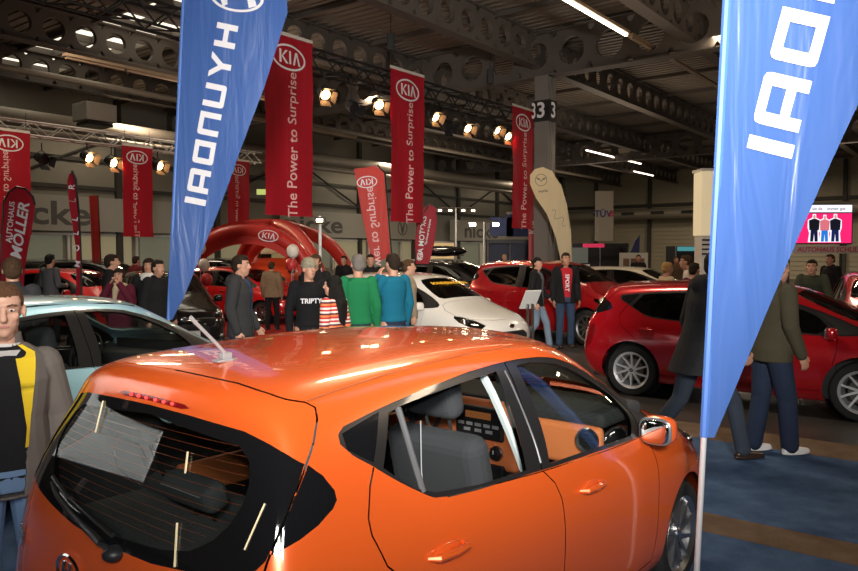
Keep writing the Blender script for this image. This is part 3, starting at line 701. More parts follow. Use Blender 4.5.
    q = S(10.99, 1.5); MB().box((q[0]+.012, 0, q[2]+.02), (.015, .52, .11)).build('number_plate', mat('plate_white', (.6, .6, .58), .4), e)
    q = S(10.99, 2.9); MB().ball((q[0]+.005, 0, q[2]), (.012, .065, .045), 10).build('badge', CHROME, e, smooth=True)
    if spec.get('rails'):
        for sg in (1, -1):
            MB().tube([tuple(np.array([x*sx, -sg*y*sy, z*sz])) for x, y, z in ((.62, .53, 1.45), (.70, .53, 1.50), (1.2, .535, 1.52), (1.7, .52, 1.51), (1.80, .52, 1.455))], .014, 8).build('roof_rail', ALU, e, smooth=True)
    return e, S, parts

def warp_long(bonnet=0.0, tail=0.0, low=0.0, roofback=0.0, wide=0.0):
    "stretch the nose forward, the tail back, lower the glasshouse"
    def f(n):
        n = n.copy(); x = n[..., 0]; 
        cab = np.clip((x-2.3)/1.3, 0, 1); n[..., 0] = x+bonnet*cab
        k = np.clip((.9-x)/.9, 0, 1); n[..., 0] -= tail*k
        z = n[..., 2]; g = np.clip((z-.95)/.5, 0, 1); n[..., 2] = z-low*g
        n[..., 0] += roofback*g*np.clip((1.2-x)/1.2, 0, 1)
        return n
    return f

# ================================================================ the orange hatchback, nearest the camera
ORANGE = mat('orange_paint', (.74, .110, .017), .27, .25, 1.0)
hero, HS, HP = make_car('car', 'orange five-door hatchback with a lowered rear window, largest and nearest car', dict(scale=(.971, .971, .971), paint=ORANGE, glass=GL_CLEAR, glass_front=GL_CLEAR, step=(.13, .13), wheel_r=.285,
    open=(('rear_door_window', 1),), interior=False, lined=True), (-1.0387, 2.2124), 39.66)
k_ = .971
def hs(s, t, off=0.0, sg=1):
    p = HS(s, t); n = -HS.normal(s, t); q = p+n*off; return (float(q[0]), float(-sg*q[1]), float(q[2]))
# window divider bar, roof ditch mouldings, aerial, wiper, defroster lines
for sg in (1, -1):
    MB().tube([hs(4.19+(.09)*f, 7.33-2.05*f, -.006, sg) for f in np.linspace(0, 1, 8)], .011, 8).build('window_divider', mat('divider_grey', (.20, .20, .21), .3, .6), hero, smooth=True)
    MB().tube([hs(*p, .0, sg) for p in ((3.05, 8.05), (3.46, 8.17), (4.04, 8.31), (4.6, 8.39), (5.24, 8.47), (6.0, 8.52), (6.8, 8.42), (7.6, 8.25), (8.2, 8.1))], .0045, 6).build('roof_moulding', mat('moulding', (.30, .07, .02), .4), hero, smooth=True)
    MB().tube([hs(5.62+.06*f, 5.2+2.5*f, -.004, sg) for f in np.linspace(0, 1, 8)], .006, 6).build('pillar_trim_line', mat('divider_grey', (.20, .20, .21), .3, .6), hero, smooth=True)
ae = MB(); b0 = hs(.50, 9.41, 0, -1); bx, bz = b0[0], b0[2]; by = -.105
ae.prism([(-.07, -.028), (.02, -.034), (.07, -.012), (.07, .012), (.02, .034), (-.07, .028)], 0, .012).prism([(-.03, -.020), (.03, -.018), (.03, .018), (-.03, .020)], .01, .040)
aeo = ae.build('aerial_base', mat('aerial_grey', (.22, .21, .21), .45), hero, bevel=.005); aeo.location = (bx, by, bz-.002); aeo.scale = (.62, .62, .75)
MB().tube([(-.0, 0, .03), (-.06, .0, .085), (-.16, .0, .165), (-.215, .0, .21)], [.011, .009, .009, .011], 8).build('aerial_rod', mat('aerial_grey', (.22, .21, .21), .45), aeo, smooth=True)
rwp = HP['rear_window', 0]
LINEM = mat('defroster_line', (.42, .10, .035), .4)
for j in range(13):
    t = 4.62+j*.187; pts = []
    smx = 1.62 if t > 5.6 else .85+.8*(t-4.5)/1.1
    for s in np.linspace(-smx, smx, 17): pts.append(hs(abs(s), t+ (.05*abs(s)*0), -.006, 1 if s >= 0 else -1))
    MB().tube(pts, .0009, 4).build('defroster_line', LINEM, rwp)
wp = MB(); wp.tube([hs(.15, 3.98, .012, 1), hs(.05, 4.15, .035, 1), hs(.5, 4.36, .03, -1), hs(.9, 4.62, .03, -1), hs(1.15, 4.8, .02, -1)], [.018, .014, .010, .008, .006], 8); wp.ball(hs(.15, 4.0, .012, 1), (.035, .035, .025), 8)
wp.tube([hs(.1, 4.33, .016, 1), hs(.7, 4.60, .016, -1), hs(1.2, 4.92, .016, -1)], .008, 6); wp.build('rear_wiper', BLACK, hero, smooth=True)
sl = HP.get(('stop_lamp', 0))
for y_ in (-.36, -.22, -.08, .08, .22, .36):
    MB().ball(hs(abs(y_), 7.53, .004, 1 if y_ > 0 else -1), .0062, 6).build('lamp_bulb', mat('stop_bulb', (.6, .02, .02), .3, emit=(1, .10, .08), es=.9), sl, smooth=True)
# round badge and model lettering on the tailgate
tg = HP['tailgate', 0]
pb = Vector(hs(.52, 3.30, .006, -1))
bd = MB(); bd.lathe([(.050, 0), (.056, .006), (.062, 0), (.056, -.004), (.050, 0)], n=28)
bd.prism([(-.030, -.034), (-.018, -.034), (-.008, .034), (-.020, .034)], -.002, .005).prism([(.018, -.034), (.030, -.034), (.020, .034), (.008, .034)], -.002, .005).prism([(-.026, -.009), (.018, -.001), (.026, .010), (-.018, .001)], -.002, .005)
b_ = bd.build('badge', CHROME, tg, smooth=True); b_.location = pb; b_.rotation_euler = Euler((R(90), 0, R(-88)), 'XYZ'); b_.scale = (1.25, .9, 1)
tl = text_mesh('model_lettering', 'ix20', .075, CHROME, tg, None, bold=.002); tl.location = hs(1.85, 3.35, .006, -1); tl.rotation_euler = Euler((R(80), 0, R(-108)), 'XYZ')
# glass reflections imitated by thin yellowish strips laid on the rear window
GLINT = mat('pale_glint', (.72, .60, .36), .6)
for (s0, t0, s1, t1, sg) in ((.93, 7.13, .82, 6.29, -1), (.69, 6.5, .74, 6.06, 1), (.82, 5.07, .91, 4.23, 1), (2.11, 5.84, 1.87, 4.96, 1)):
    a, b = Vector(hs(s0, t0, .003, sg)), Vector(hs(s1, t1, .003, sg)); MB().bar(a, b, .0032, 4).build('glint_strip', GLINT, tg)
# cabin
DORANGE = mat('orange_interior', (.62, .17, .055), .55, bump=.1, nscale=200)
LSTITCH = mat('grey_stitching', (.30, .31, .33), .8)
def zz(*p): return tuple(k_*c for c in p)
for sg in (1, -1):
    e2 = seat(hero, 1.60*k_, sg*.35, .34, .64, SEATF, wid=.50)
    for c in e2.children:
        if c.name.startswith('headrest'): c.location.z -= .02
    # stitched seam down the middle of the backrest
    MB().tube([(-.40, 0, .80), (-.395, 0, .60), (-.36, 0, .35)], .003, 4).build('seam', LSTITCH, e2)
rs = seat(hero, .86*k_, 0, .34, .46, mat('rear_seat_fabric', (.06, .064, .068), .9, bump=.3, nscale=300), wid=1.18, name='rear_seat', rest=False)
HRM = mat('headrest_fabric', (.075, .078, .082), .85, bump=.2, nscale=300)
for y_, up in ((.47, .17), (.07, .0)):
    h = MB().box((0, 0, 0), (.10, .31, .105)).build('headrest', HRM, rs, bevel=.04, seg=4); h.location = (-.42, y_, .62+up); h.rotation_euler = (0, R(-16), 0)
    hh = MB(); [hh.bar((0, q, 0), (.03, q, -.22), .009, 8) for q in (-.055, .055)]; hh.build('headrest_post', BLACK, h, smooth=True)
    MB().tube([(-.052, -.12, .03), (-.056, 0, .036), (-.052, .12, .03)], .0025, 4).build('seam', LSTITCH, h)
MB().box((.40*k_, 0, .835), (.50, 1.12, .03)).build('parcel_shelf', mat('parcel_shelf_felt', (.12, .122, .125), .95, bump=.5, nscale=90), hero, bevel=.01)
db = MB(); db.box((2.36, 0, 1.0), (.44, 1.28, .08)); db.box((2.24, .03, .76), (.20, .36, .44)); db.box((1.98, 0, .50), (.62, .24, .18))
dash = db.build('dashboard', INT_DK, hero, bevel=.03, seg=3)
X = 2.13
for y_ in (-.42, .42): MB().box((X+.012, y_, .875), (.05, .44, .20)).build('dashboard_panel', DORANGE, dash, bevel=.03, seg=3)
MB().box((X-.004, .03, .85), (.07, .44, .36)).build('centre_panel', DORANGE, dash, bevel=.05, seg=4)
rad = MB().box((X-.05, .03, .915), (.03, .30, .17)).build('radio', BLACK, dash, bevel=.012)
MB().box((X-.067, .03, .955), (.004, .16, .035)).build('display', mat('display_amber', (.02, .01, .005), .1, emit=(1, .35, .1), es=.15), rad)
bt = MB()
for i in range(5): bt.box((X-.067, -.08+.055*i, .905), (.006, .038, .016))
for i in range(3): bt.box((X-.067, -.04+.07*i, .875), (.006, .04, .016))
bt.build('button', mat('button_grey', (.25, .25, .26), .5), rad)
for y_ in (-.07, .03, .13):
    kb = MB().lathe([(0, -.030), (.026, -.030), (.030, -.008), (.040, 0), (0, 0)], axis='X', n=24).build('climate_knob', BLACK, dash, smooth=True); kb.location = (X-.042, y_, .765)
    MB().lathe([(.031, -.006), (.037, -.012), (.041, -.004)], axis='X', n=24).build('knob_ring', ALU, kb, smooth=True)
    MB().box((-.031, 0, .012), (.004, .004, .02)).build('knob_mark', WHITEINK, kb)
for y_ in (-.58, .58):
    vt = MB().lathe([(.048, 0), (.056, -.014), (.060, 0), (.05, .02)], axis='X', n=24).build('air_vent', ALU, dash, smooth=True); vt.location = (X-.03, y_, .915)
    gv = MB().lathe([(0, .004), (.048, .004), (.048, .012), (0, .012)], axis='X', n=20); [gv.box((-.002, 0, q), (.008, .085, .005)) for q in (-.024, -.008, .008, .024)]; gv.build('vent_grille', BLACK, vt)
cl = MB().lathe([(0, 0), (.06, 0), (.066, -.012), (.07, 0), (.07, .05), (0, .05)], axis='X', n=28).build('instrument_dial', BLACK, dash, smooth=True); cl.location = (X-.02, .35, 1.01)
MB().lathe([(.058, -.003), (.061, -.008), (.064, -.003)], axis='X', n=28).build('dial_ring', ALU, cl, smooth=True)
MB().box((X-.03, .03, .67), (.05, .30, .07)).build('switch_row', BLACK, dash, bevel=.01)
gl_ = MB().bar((1.98, 0, .55), (1.95, 0, .74), .012).ball((1.95, 0, .77), (.028, .028, .036), 10).build('gear_lever', BLACK, hero, smooth=True)
MB().box((1.75, 0, .60), (.36, .18, .05)).build('arm_rest', INT_GR, hero, bevel=.02)
tm = MB(); tm.lathe([(.172, 0), (.185, .014), (.198, 0), (.185, -.014), (.172, 0)], n=32)
for a in (0, math.pi, -math.pi/2): tm.bar((0, 0, -.02), (math.cos(a)*.18, math.sin(a)*.18, 0), .016, 6)
tm.ball((0, 0, -.01), (.07, .065, .03), 8)
st = tm.build('steering_wheel', INT_DK, hero, smooth=True); st.location = (1.94, .36, .97); st.rotation_euler = (0, R(-64), 0)
for sg in (1, -1):                                                    # inner door trims, orange armrest panels
    for x_, l_ in ((1.93, .80), (1.02, .74)):
        t_ = MB().box((x_, sg*.690, .68), (l_, .035, .42)).build('inner_door_trim', INT_DK, hero, bevel=.012)
        MB().box((x_, sg*.668, .80), (l_-.12, .03, .15)).build('trim_insert', DORANGE, t_, bevel=.015)
        MB().lathe([(0, 0), (.05, 0), (.058, .008), (.062, 0)], axis='Y', n=20).build('speaker', ALU, t_, smooth=True).location = (x_+.2, sg*.662, .64)
# belt webbing and inner pillar trim on both sides
for sg in (1, -1):
    bp_ = MB()
    pts = [hs(5.52-.02*f, 5.1+2.7*f, -.05, sg) for f in np.linspace(0, 1, 6)]
    bp_.tube(pts, .017, 6).build('inner_pillar_trim', mat('pillar_trim_pale', (.34, .40, .40), .7), hero, smooth=True)
ims = MB().box((0, 0, 0), (.02, .22, .06)).build('rear_view_mirror', BLACK, hero, bevel=.015, seg=3); ims.location = (2.05, 0, 1.28)
# overhead: dark boot tub
MB().box((.50, 0, .42), (.60, 1.10, .05)).box((.22, 0, .60), (.04, 1.10, .42)).build('boot_floor', INT_DK, hero)

hero.location.z = .007

# ================================================================ the other cars
LBLUE = mat('light_blue_paint', (.40, .68, .76), .3, .12, 1.0); SOUL = mat('deep_red_paint', (.42, .006, .012), .22, .35, 1.0); BRED = mat('bright_red_paint', (.55, .012, .014), .25, .1, 1.0)
WPAINT = mat('white_paint', (.66, .64, .60), .25, 0, 1.0); CREAM = mat('cream_white_paint', (.70, .64, .52), .3, 0, 1.0); BPAINT = mat('black_paint', (.010, .010, .011), .15, .2, 1.0); OPAINT2 = mat('orange_red_paint', (.75, .07, .015), .3, .1, 1.0)
DGLASS = glassmat('dark_side_glass', (.06, .06, .065), .10)
c, S_, P_ = make_car('car', 'light blue hatchback on the left behind the orange car', dict(scale=(1.087, 1.02, .985), paint=LBLUE, lined=True, glass=glassmat('side_glass_half', (.72, .76, .74), .07), step=(.2, .2)), (-3.877, 4.337), 27)
for sg in (1, -1): MB().tube([tuple(S_(s, t)*np.array([1, -sg, 1])) for s, t in ((3.05, 8.05), (4.04, 8.31), (5.24, 8.47), (6.8, 8.42), (8.2, 8.1))], .008, 6).build('roof_moulding', BLACK, c, smooth=True)
wsticker = mat('yellow_sticker', (.75, .42, .02), .6)
c, S_, P_ = make_car('car', 'white small hatchback with a yellow lettered strip on its windscreen, facing right', dict(scale=(1.07, 1.01, .98), paint=WPAINT, glass=DGLASS, glass_front=DGLASS, glass_wind=glassmat('windscreen_dark', (.35, .36, .36), .1), step=(.22, .22), warp=warp_long(.05)), (-1.45, 14.45), 135)
q = S_(10.2, 7.85); tx = text_mesh('windscreen_lettering', 'SONDERMODELL', .115, wsticker, P_['windscreen', 0], None, bold=.003); n_ = -S_.normal(10.2, 7.3); q = S_(10.2, 7.3); n_ = Vector((n_[0], 0, n_[2])).normalized(); up_ = n_.cross(Vector((0, 1, 0))); tx.matrix_local = Matrix((Vector((0, 1, 0)), up_, n_)).transposed().to_4x4(); tx.location = Vector((q[0], .0, q[2]))+n_*.02
c, S_, P_ = make_car('car', 'red sport utility car behind the man in the red shirt', dict(scale=(1.237, 1.10, 1.11), paint=SOUL, glass=DGLASS, glass_front=DGLASS, step=(.22, .22), wheel_r=.355, wheel_y=.69, hubs=(.66, 2.975)), (1.47, 17.8), 142)
c, S_, P_ = make_car('car', 'shiny dark red hatchback on the right with ten-spoke alloy wheels', dict(scale=(1.215, 1.075, .968), paint=SOUL, glass=DGLASS, glass_front=DGLASS, glass_rear=DGLASS, step=(.17, .17), wheel_r=.325, wheel_y=.70, hubs=(.62, 2.72), rim_m=mat('alloy_silver', (.75, .75, .77), .32, .55)), (2.47, 10.47), 127)
c, S_, P_ = make_car('car', 'cream white car standing behind the red sport utility car', dict(scale=(1.24, 1.08, .96), paint=CREAM, glass=DGLASS, glass_front=DGLASS, step=(.3, .3)), (4.3, 23.2), 128)
c, S_, P_ = make_car('car', 'bright red car at the right edge with its windscreen facing the camera', dict(scale=(1.17, 1.06, .99), paint=BRED, glass=DGLASS, glass_front=DGLASS, step=(.25, .25)), (8.92, 14.7), 208)
c, S_, P_ = make_car('car', 'black hatchback facing the camera behind the blue flag', dict(scale=(1.09, 1.03, .98), paint=BPAINT, glass=DGLASS, glass_front=DGLASS, step=(.25, .25)), (-6.1, 16.3), 152)
c, S_, P_ = make_car('car', 'red car beside the red arch, its nose behind the man with the beanie', dict(scale=(1.14, 1.05, .97), paint=BRED, glass=DGLASS, glass_front=DGLASS, step=(.25, .25)), (-6.9, 21.3), 118)
# orange car raised on a podium under the arch
pdm = tag(MB().box((-5.0, 24.4, .27), (2.1, 4.5, .54), rz=R(6)).build('podium', mat('podium_red', (.35, .02, .02), .5), bevel=.02), 'low red display podium under the inflatable arch', 'podium')
c, S_, P_ = make_car('car', 'orange-red car with a pale sign in its windscreen, raised under the arch', dict(scale=(1.10, 1.02, 1.02), paint=OPAINT2, glass=DGLASS, glass_front=DGLASS, step=(.25, .25)), (-5.22, 26.35), 174)
c.location.z = .542
q = S_(11, 7.2); s_ = MB().box((0, 0, 0), (.006, .85, .30)).build('windscreen_sign', mat('paper_cream', (.75, .66, .45), .6), P_['windscreen', 0]); s_.location = (q[0]+.03, 0, q[2]+.02); s_.rotation_euler = (0, R(-52), 0)  # sign in one even cream tone
def box_on_roof(c, x, y, z):
    b = MB().ball((0, 0, 0), (.95, .38, .20), 14).build('roof_box', BPAINT, smooth=True); b.matrix_world = c.matrix_world; return b
bk = [('black estate car with roof rails and a roof box, far behind the white hatchback', (-1.2, 26.4), 112, True), ('black sport utility car with a pale sign in the windscreen, left of the estate car', (-.9, 24.0), 130, False),
      ('black estate car in the far left background with pale roof rails', (-11.6, 22.6), 112, True), ('black car left of the light-scarfed women, under the far banners', (-15.5, 26.5), 120, False), ('dark car behind the two women with scarves', (-9.5, 28.5), 105, True)]
first = None
for lab, loc, yw, rails in bk:
    sp = dict(scale=(1.25, 1.09, 1.07), paint=BPAINT, glass=DGLASS, glass_front=DGLASS, step=(.3, .3), rails=True, wheel_r=.34, lowres=True)
    if first is None: first, S_, P_ = make_car('car', lab, sp, loc, yw); o = first
    else:
        o = copy_tree(first, label=lab); o.location = (*loc, 0); o.rotation_euler = (0, 0, R(90-yw))
    if rails and loc[0] in (-1.2,):
        f = Vector((math.sin(R(yw)), math.cos(R(yw)), 0)); p = Vector((*loc, 0))+f*1.75+Vector((0, 0, 1.90))
        b = MB().ball((0, 0, 0), (.95, .42, .19), 14).box((0, 0, -.14), (1.5, .5, .05)).build('roof_box', BPAINT, smooth=True); b.location = p; b.rotation_euler = (0, 0, R(90-yw)); tag(b, 'glossy black roof box on top of the far black estate car', 'roof box')
        for q in (-.5, .5): pass
c, S_, P_ = make_car('car', 'red car in the left background beside the man in the grey sweater', dict(scale=(1.14, 1.05, .97), paint=BRED, glass=DGLASS, glass_front=DGLASS, step=(.3, .3), lowres=True), (-10.2, 18.3), 115)

# ================================================================ people
def prims_to_mesh(name, prims, voxel, m, parent, smooth_it=3, mi_fn=None, cut=None):
    mb = MB()
    for p in prims:
        if p[0] == 'cap':
            _, a, b, r0, r1 = p; a = Vector(a); b = Vector(b); d = b-a; L = d.length; n = 14
            q = d.to_track_quat('Z', 'Y') if L > 1e-5 else Vector((0, 0, 1)).to_track_quat('Z', 'Y'); rings = []
            prof = [(math.sin(t)*r0, -math.cos(t)*r0) for t in np.linspace(.12, math.pi/2, 4)]+[(math.sin(t)*r1, L+math.cos(t)*r1) for t in np.linspace(math.pi/2, .12, 4)]
            vs = [a+q@Vector((math.cos(2*math.pi*k/n)*r, math.sin(2*math.pi*k/n)*r, h)) for r, h in prof for k in range(n)]
            fs = [(i*n+k, i*n+(k+1) % n, (i+1)*n+(k+1) % n, (i+1)*n+k) for i in range(len(prof)-1) for k in range(n)]+[tuple(range(n-1, -1, -1)), tuple(range((len(prof)-1)*n, len(prof)*n))]
            mb.add(vs, fs)
        elif p[0] == 'ell': mb.ball(p[1], p[2], 9, p[3] if len(p) > 3 else None)
        elif p[0] == 'loft':            # stack of ellipses (centre, rx, ry)
            n = 20; vs = []
            for c, rx, ry in p[1]: vs += [(c[0]+math.cos(2*math.pi*k/n)*rx, c[1]+math.sin(2*math.pi*k/n)*ry, c[2]) for k in range(n)]
            N = len(p[1]); mb.add(vs, [(i*n+k, i*n+(k+1) % n, (i+1)*n+(k+1) % n, (i+1)*n+k) for i in range(N-1) for k in range(n)]+[tuple(range(n-1, -1, -1)), tuple(range((N-1)*n, N*n))])
    me = bpy.data.meshes.new(name); me.from_pydata(mb.v, [], mb.f); o = bpy.data.objects.new(name, me); COL.objects.link(o)
    bm = bmesh.new(); bm.from_mesh(me); bmesh.ops.remove_doubles(bm, verts=bm.verts, dist=1e-5); bmesh.ops.recalc_face_normals(bm, faces=bm.faces); bm.to_mesh(me); bm.free()
    rm = o.modifiers.new('r', 'REMESH'); rm.mode = 'VOXEL'; rm.voxel_size = voxel; rm.use_smooth_shade = True
    if smooth_it: sm = o.modifiers.new('s', 'SMOOTH'); sm.factor = .5; sm.iterations = smooth_it
    dg = bpy.context.evaluated_depsgraph_get(); m2 = bpy.data.meshes.new_from_object(o.evaluated_get(dg)); bpy.data.objects.remove(o)
    m2.materials.clear(); m2.name = name
    o2 = link(name, m2, m, parent); m2.shade_smooth()
    if mi_fn is not None:
        n = len(m2.polygons); c = np.zeros(n*3); m2.polygons.foreach_get('center', c); nn = np.zeros(n*3); m2.polygons.foreach_get('normal', nn)
        m2.polygons.foreach_set('material_index', np.asarray(mi_fn(c.reshape(-1, 3), nn.reshape(-1, 3)), dtype=np.int32))
    return o2
SKIN = mat('skin', (.50, .265, .175), .5, noise=(.44, .22, .145), nscale=20); SKIN_P = mat('skin_pale', (.62, .37, .27), .5, noise=(.56, .31, .22), nscale=20); EYEW = mat('eye_white', (.7, .68, .66), .2); IRIS = mat('iris', (.05, .04, .03), .15); LIPS = mat('lips', (.42, .17, .14), .5)
HAIR = {'black': (.008, .007, .006), 'dark': (.022, .013, .008), 'brown': (.06, .032, .016), 'grey': (.16, .14, .125), 'blond': (.42, .24, .09), 'short': (.11, .052, .026)}
def hairm(k): return mat('hair_'+k, HAIR[k], .7, bump=.8, nscale=90, spec=.22)
def fab(name, col, n2=None, sc=6): return mat('cloth_'+name, col, .9, noise=n2, nscale=sc, bump=.35, spec=.2)

def make_person(name, label, x, y, face, height=1.75, top=None, top_kind='jacket', shirt=None, legs=None, shoe=None, hair='dark', hair_style='short', pose=None, voxel=.011, z=0.0, lean=0.0, skin=None, group=None, width=1.0, headturn=0.0, shoes_toe=None, extras=(), headtilt=0.0, hood=None, coat_len=.0):
    """stands at (x, y); face = clockwise heading from +Y in degrees; local frame: +Y ahead, +X to the right"""
    pose = pose or {}; skin = skin or SKIN; sc = height/1.75
    e = empty(name, (x, y, z), R(-face), label, 'person', group, scale=sc)
    LN = R(lean)
    def up(p):                       # lean of the upper body about the hips
        px, py, pz = p; dy, dz = py, pz-.95
        return Vector((px*width, dy*math.cos(LN)+dz*math.sin(LN), .95-dy*math.sin(LN)+dz*math.cos(LN)))
    hipL, hipR = Vector((-.095, 0, .90)), Vector((.095, 0, .90))
    aL = Vector(pose.get('ankL', (-.12, -.02, .085))); aR = Vector(pose.get('ankR', (.12, .02, .085)))
    kL = Vector(pose.get('kneeL', (hipL+aL)/2+Vector((0, .03, .02)))); kR = Vector(pose.get('kneeR', (hipR+aR)/2+Vector((0, .03, .02))))
    sz_ = pose.get('shz', 1.425); shL, shR = up((-.182, -.01, sz_)), up((.182, -.01, sz_))
    eL = up(pose.get('elbL', (-.228, -.03, 1.14))); eR = up(pose.get('elbR', (.228, -.03, 1.14)))
    wL = up(pose.get('wrL', (-.235, .05, .89))); wR = up(pose.get('wrR', (.235, .05, .89)))
    neck = up((0, -.015, 1.47)); T = R(-headturn); hc = up((0, .015, 1.625))
    HR = Matrix.Rotation(T, 3, 'Z')@Matrix.Rotation(R(-headtilt), 3, 'X')
    def hd(a, b, c): return hc+HR@Vector((a, b, c))
    q = HR
    B = [('loft', [(up((0, 0, .88)), .155, .115), (up((0, 0, 1.0)), .15, .11), (up((0, 0, 1.15)), .135, .10), (up((0, 0, 1.32)), .165, .112), (up((0, -.01, 1.42)), .15, .10), (up((0, -.01, 1.47)), .07, .065)]),
         ('cap', shL, eL, .052, .042), ('cap', shR, eR, .052, .042), ('cap', eL, wL, .042, .028), ('cap', eR, wR, .042, .028),
         ('cap', hipL, kL, .088, .056), ('cap', kL, aL, .054, .038), ('cap', hipR, kR, .088, .056), ('cap', kR, aR, .054, .038),
         ('cap', up((0, -.02, 1.43)), hd(0, -.015, -.06), .058, .055),
         ('ell', hd(0, -.012, .028), (.077, .096, .092), q), ('ell', hd(0, .020, -.045), (.060, .072, .072), q), ('cap', hd(0, .060, -.085), hd(0, .045, -.088), .028, .04),
         ('cap', hd(0, .083, .018), hd(0, .104, -.020), .010, .0155), ('ell', hd(0, .085, -.024), (.018, .014, .010), q), ('ell', hd(0, .074, .038), (.052, .018, .012), q), ('ell', hd(0, .080, -.055), (.024, .012, .009), q),
         ('ell', hd(-.079, -.004, -.008), (.010, .020, .031), q), ('ell', hd(.079, -.004, -.008), (.010, .020, .031), q), ('ell', hd(-.042, .052, -.018), (.020, .022, .018), q), ('ell', hd(.042, .052, -.018), (.020, .022, .018), q)]
    for sgn, wv, ev in ((-1, wL, eL), (1, wR, eR)):
        d = (wv-ev).normalized(); side = Vector((0, 1, 0)) if abs(d.z) > .5 else Vector((0, 0, 1)); side = (side-d*side.dot(d)).normalized(); nrm = d.cross(side)
        pc = wv+d*.055; B.append(('ell', pc, (.040, .018, .050), Matrix((side, nrm, d)).transposed()))
        curl = -nrm*sgn if True else nrm
        inn = Vector((-sgn, 0, 0)); inn = (inn-d*inn.dot(d)).normalized()
        for k, (o_, L_) in enumerate(((.030, .070), (.010, .080), (-.010, .074), (-.029, .058))):
            a = wv+d*.088+side*o_; b = a+d*L_*.5+inn*.006+side*o_*.1; c_ = b+d*L_*.35+inn*.022
            B += [('cap', a, b, .0095, .0088), ('cap', b, c_, .0088, .0075)]
        a = wv+d*.03+side*.034; b = a+d*.035+side*.022+inn*.008; B += [('cap', a, b, .012, .0105), ('cap', b, b+d*.03+inn*.006, .0105, .009)]
    body = prims_to_mesh('body', B, voxel*.85 if voxel < .009 else voxel*.9, skin, e, 4)
    # eyes, brows, mouth
    if voxel <= .012:
        for sg in (-1, 1):
            MB().ball(hd(sg*.031, .0715, .014), (.0120, .0095, .0062), 8, q).build('eye', EYEW, e, smooth=True)
            MB().ball(hd(sg*.031, .0800, .014), (.0050, .003, .0050), 6, q).build('iris', IRIS, e, smooth=True)
            MB().bar(hd(sg*.014, .093, .036), hd(sg*.034, .090, .042), .0035, 6).bar(hd(sg*.034, .090, .042), hd(sg*.052, .076, .036), .0035, 6, .002).build('eyebrow', hairm(hair if hair != 'grey' else 'brown'), e, smooth=True)
        MB().ball(hd(0, .0885, -.055), (.024, .006, .0065), 8, q).build('mouth', LIPS, e, smooth=True)
    # legs and shoes
    legm = legs or fab('jeans', (.045, .075, .14), (.07, .11, .19))
    kind = top_kind; bg = pose.get('baggy', 1.0)
    PB = [('loft', [(Vector((0, 0, .84)), .165, .125), (Vector((0, 0, .92)), .172, .132), (up((0, 0, 1.0)), .162, .122), (up((0, 0, 1.06)), .155, .115)]),
          ('cap', hipL-Vector((0, 0, .06)), kL, .098*(1+(bg-1)*.2), .070*bg), ('cap', hipR-Vector((0, 0, .06)), kR, .098*(1+(bg-1)*.2), .070*bg), ('cap', kL, aL, .068*bg, .062*bg), ('cap', kR, aR, .068*bg, .062*bg), ('ell', aL+Vector((0, 0, .0)), (.062, .066, .05)), ('ell', aR+Vector((0, 0, .0)), (.062, .066, .05))]
    prims_to_mesh('trousers', PB, voxel, legm, e, 2)
    shm = shoe or mat('shoe_black', (.015, .013, .012), .35)
    for sg, an in ((-1, aL), (1, aR)):
        fz = an.z-.085; pt = R(pose.get('toeL' if sg < 0 else 'toeR', 0)); tip = 0.0
        def ft(a, b, c): 
            v = Vector((a, b, c)); v = Matrix.Rotation(pt, 3, 'X')@v; return Vector((an.x, an.y, an.z))+v
        prims_to_mesh('shoe', [('cap', ft(0, -.04, -.045), ft(0, .02, -.040), .036, .040), ('cap', ft(0, .02, -.045), ft(sg*.01, .165, -.056), .040, .029), ('cap', ft(0, -.01, -.02), ft(0, -.01, .01), .040, .042), ('ell', ft(sg*.006, .06, -.070), (.046, .150, .014), Matrix.Rotation(pt, 3, 'X'))], min(voxel, .009), shm, e, 1)
    # top
    th = {'jacket': .027, 'sweater': .016, 'shirt': .010, 'coat': .040, 'puffer': .045}[kind]
    hem = {'jacket': .82, 'sweater': .93, 'shirt': .93, 'coat': .60, 'puffer': .84}[kind]-coat_len
    tb = [(up((0, 0, 1.0)), .152+th, .112+th), (up((0, 0, 1.15)), .140+th, .103+th), (up((0, 0, 1.32)), .168+th, .115+th), (up((0, -.012, 1.42)), .150+th, .100+th*.8), (up((0, -.018, 1.475)), .080+th*.5, .074+th*.5)]
    low = [(Vector((0, 0, hem)) if lean < 5 or hem > .9 else up((0, 0, hem)), .172+th*(1.0 if kind != 'coat' else 1.6), .128+th*(1.0 if kind != 'coat' else 1.5)), (up((0, 0, .93)) if hem < .9 else up((0, 0, .97)), .165+th, .122+th)]
    TB = [('loft', low+tb), ('cap', shL+Vector((.02, 0, 0)), eL, .060+th*.7, .048+th*.7), ('cap', shR-Vector((.02, 0, 0)), eR, .060+th*.7, .048+th*.7), ('cap', eL, wL, .048+th*.7, .035+th*.55), ('cap', eR, wR, .048+th*.7, .035+th*.55)]
    if kind in ('jacket', 'coat', 'puffer'): TB.append(('loft', [(up((0, -.028, 1.44)), .085, .078), (up((0, -.030, 1.50)), .076, .072), (up((0, -.030, 1.525)), .072, .068)]))
    if hood: TB += [('ell', up((0, -.105, 1.44)), (.105, .065, .085)), ('ell', up((0, -.06, 1.49)), (.10, .07, .05))]
    topm = top or fab('black', (.012, .012, .013))
    mats = [topm]; fn = None; cutw = None
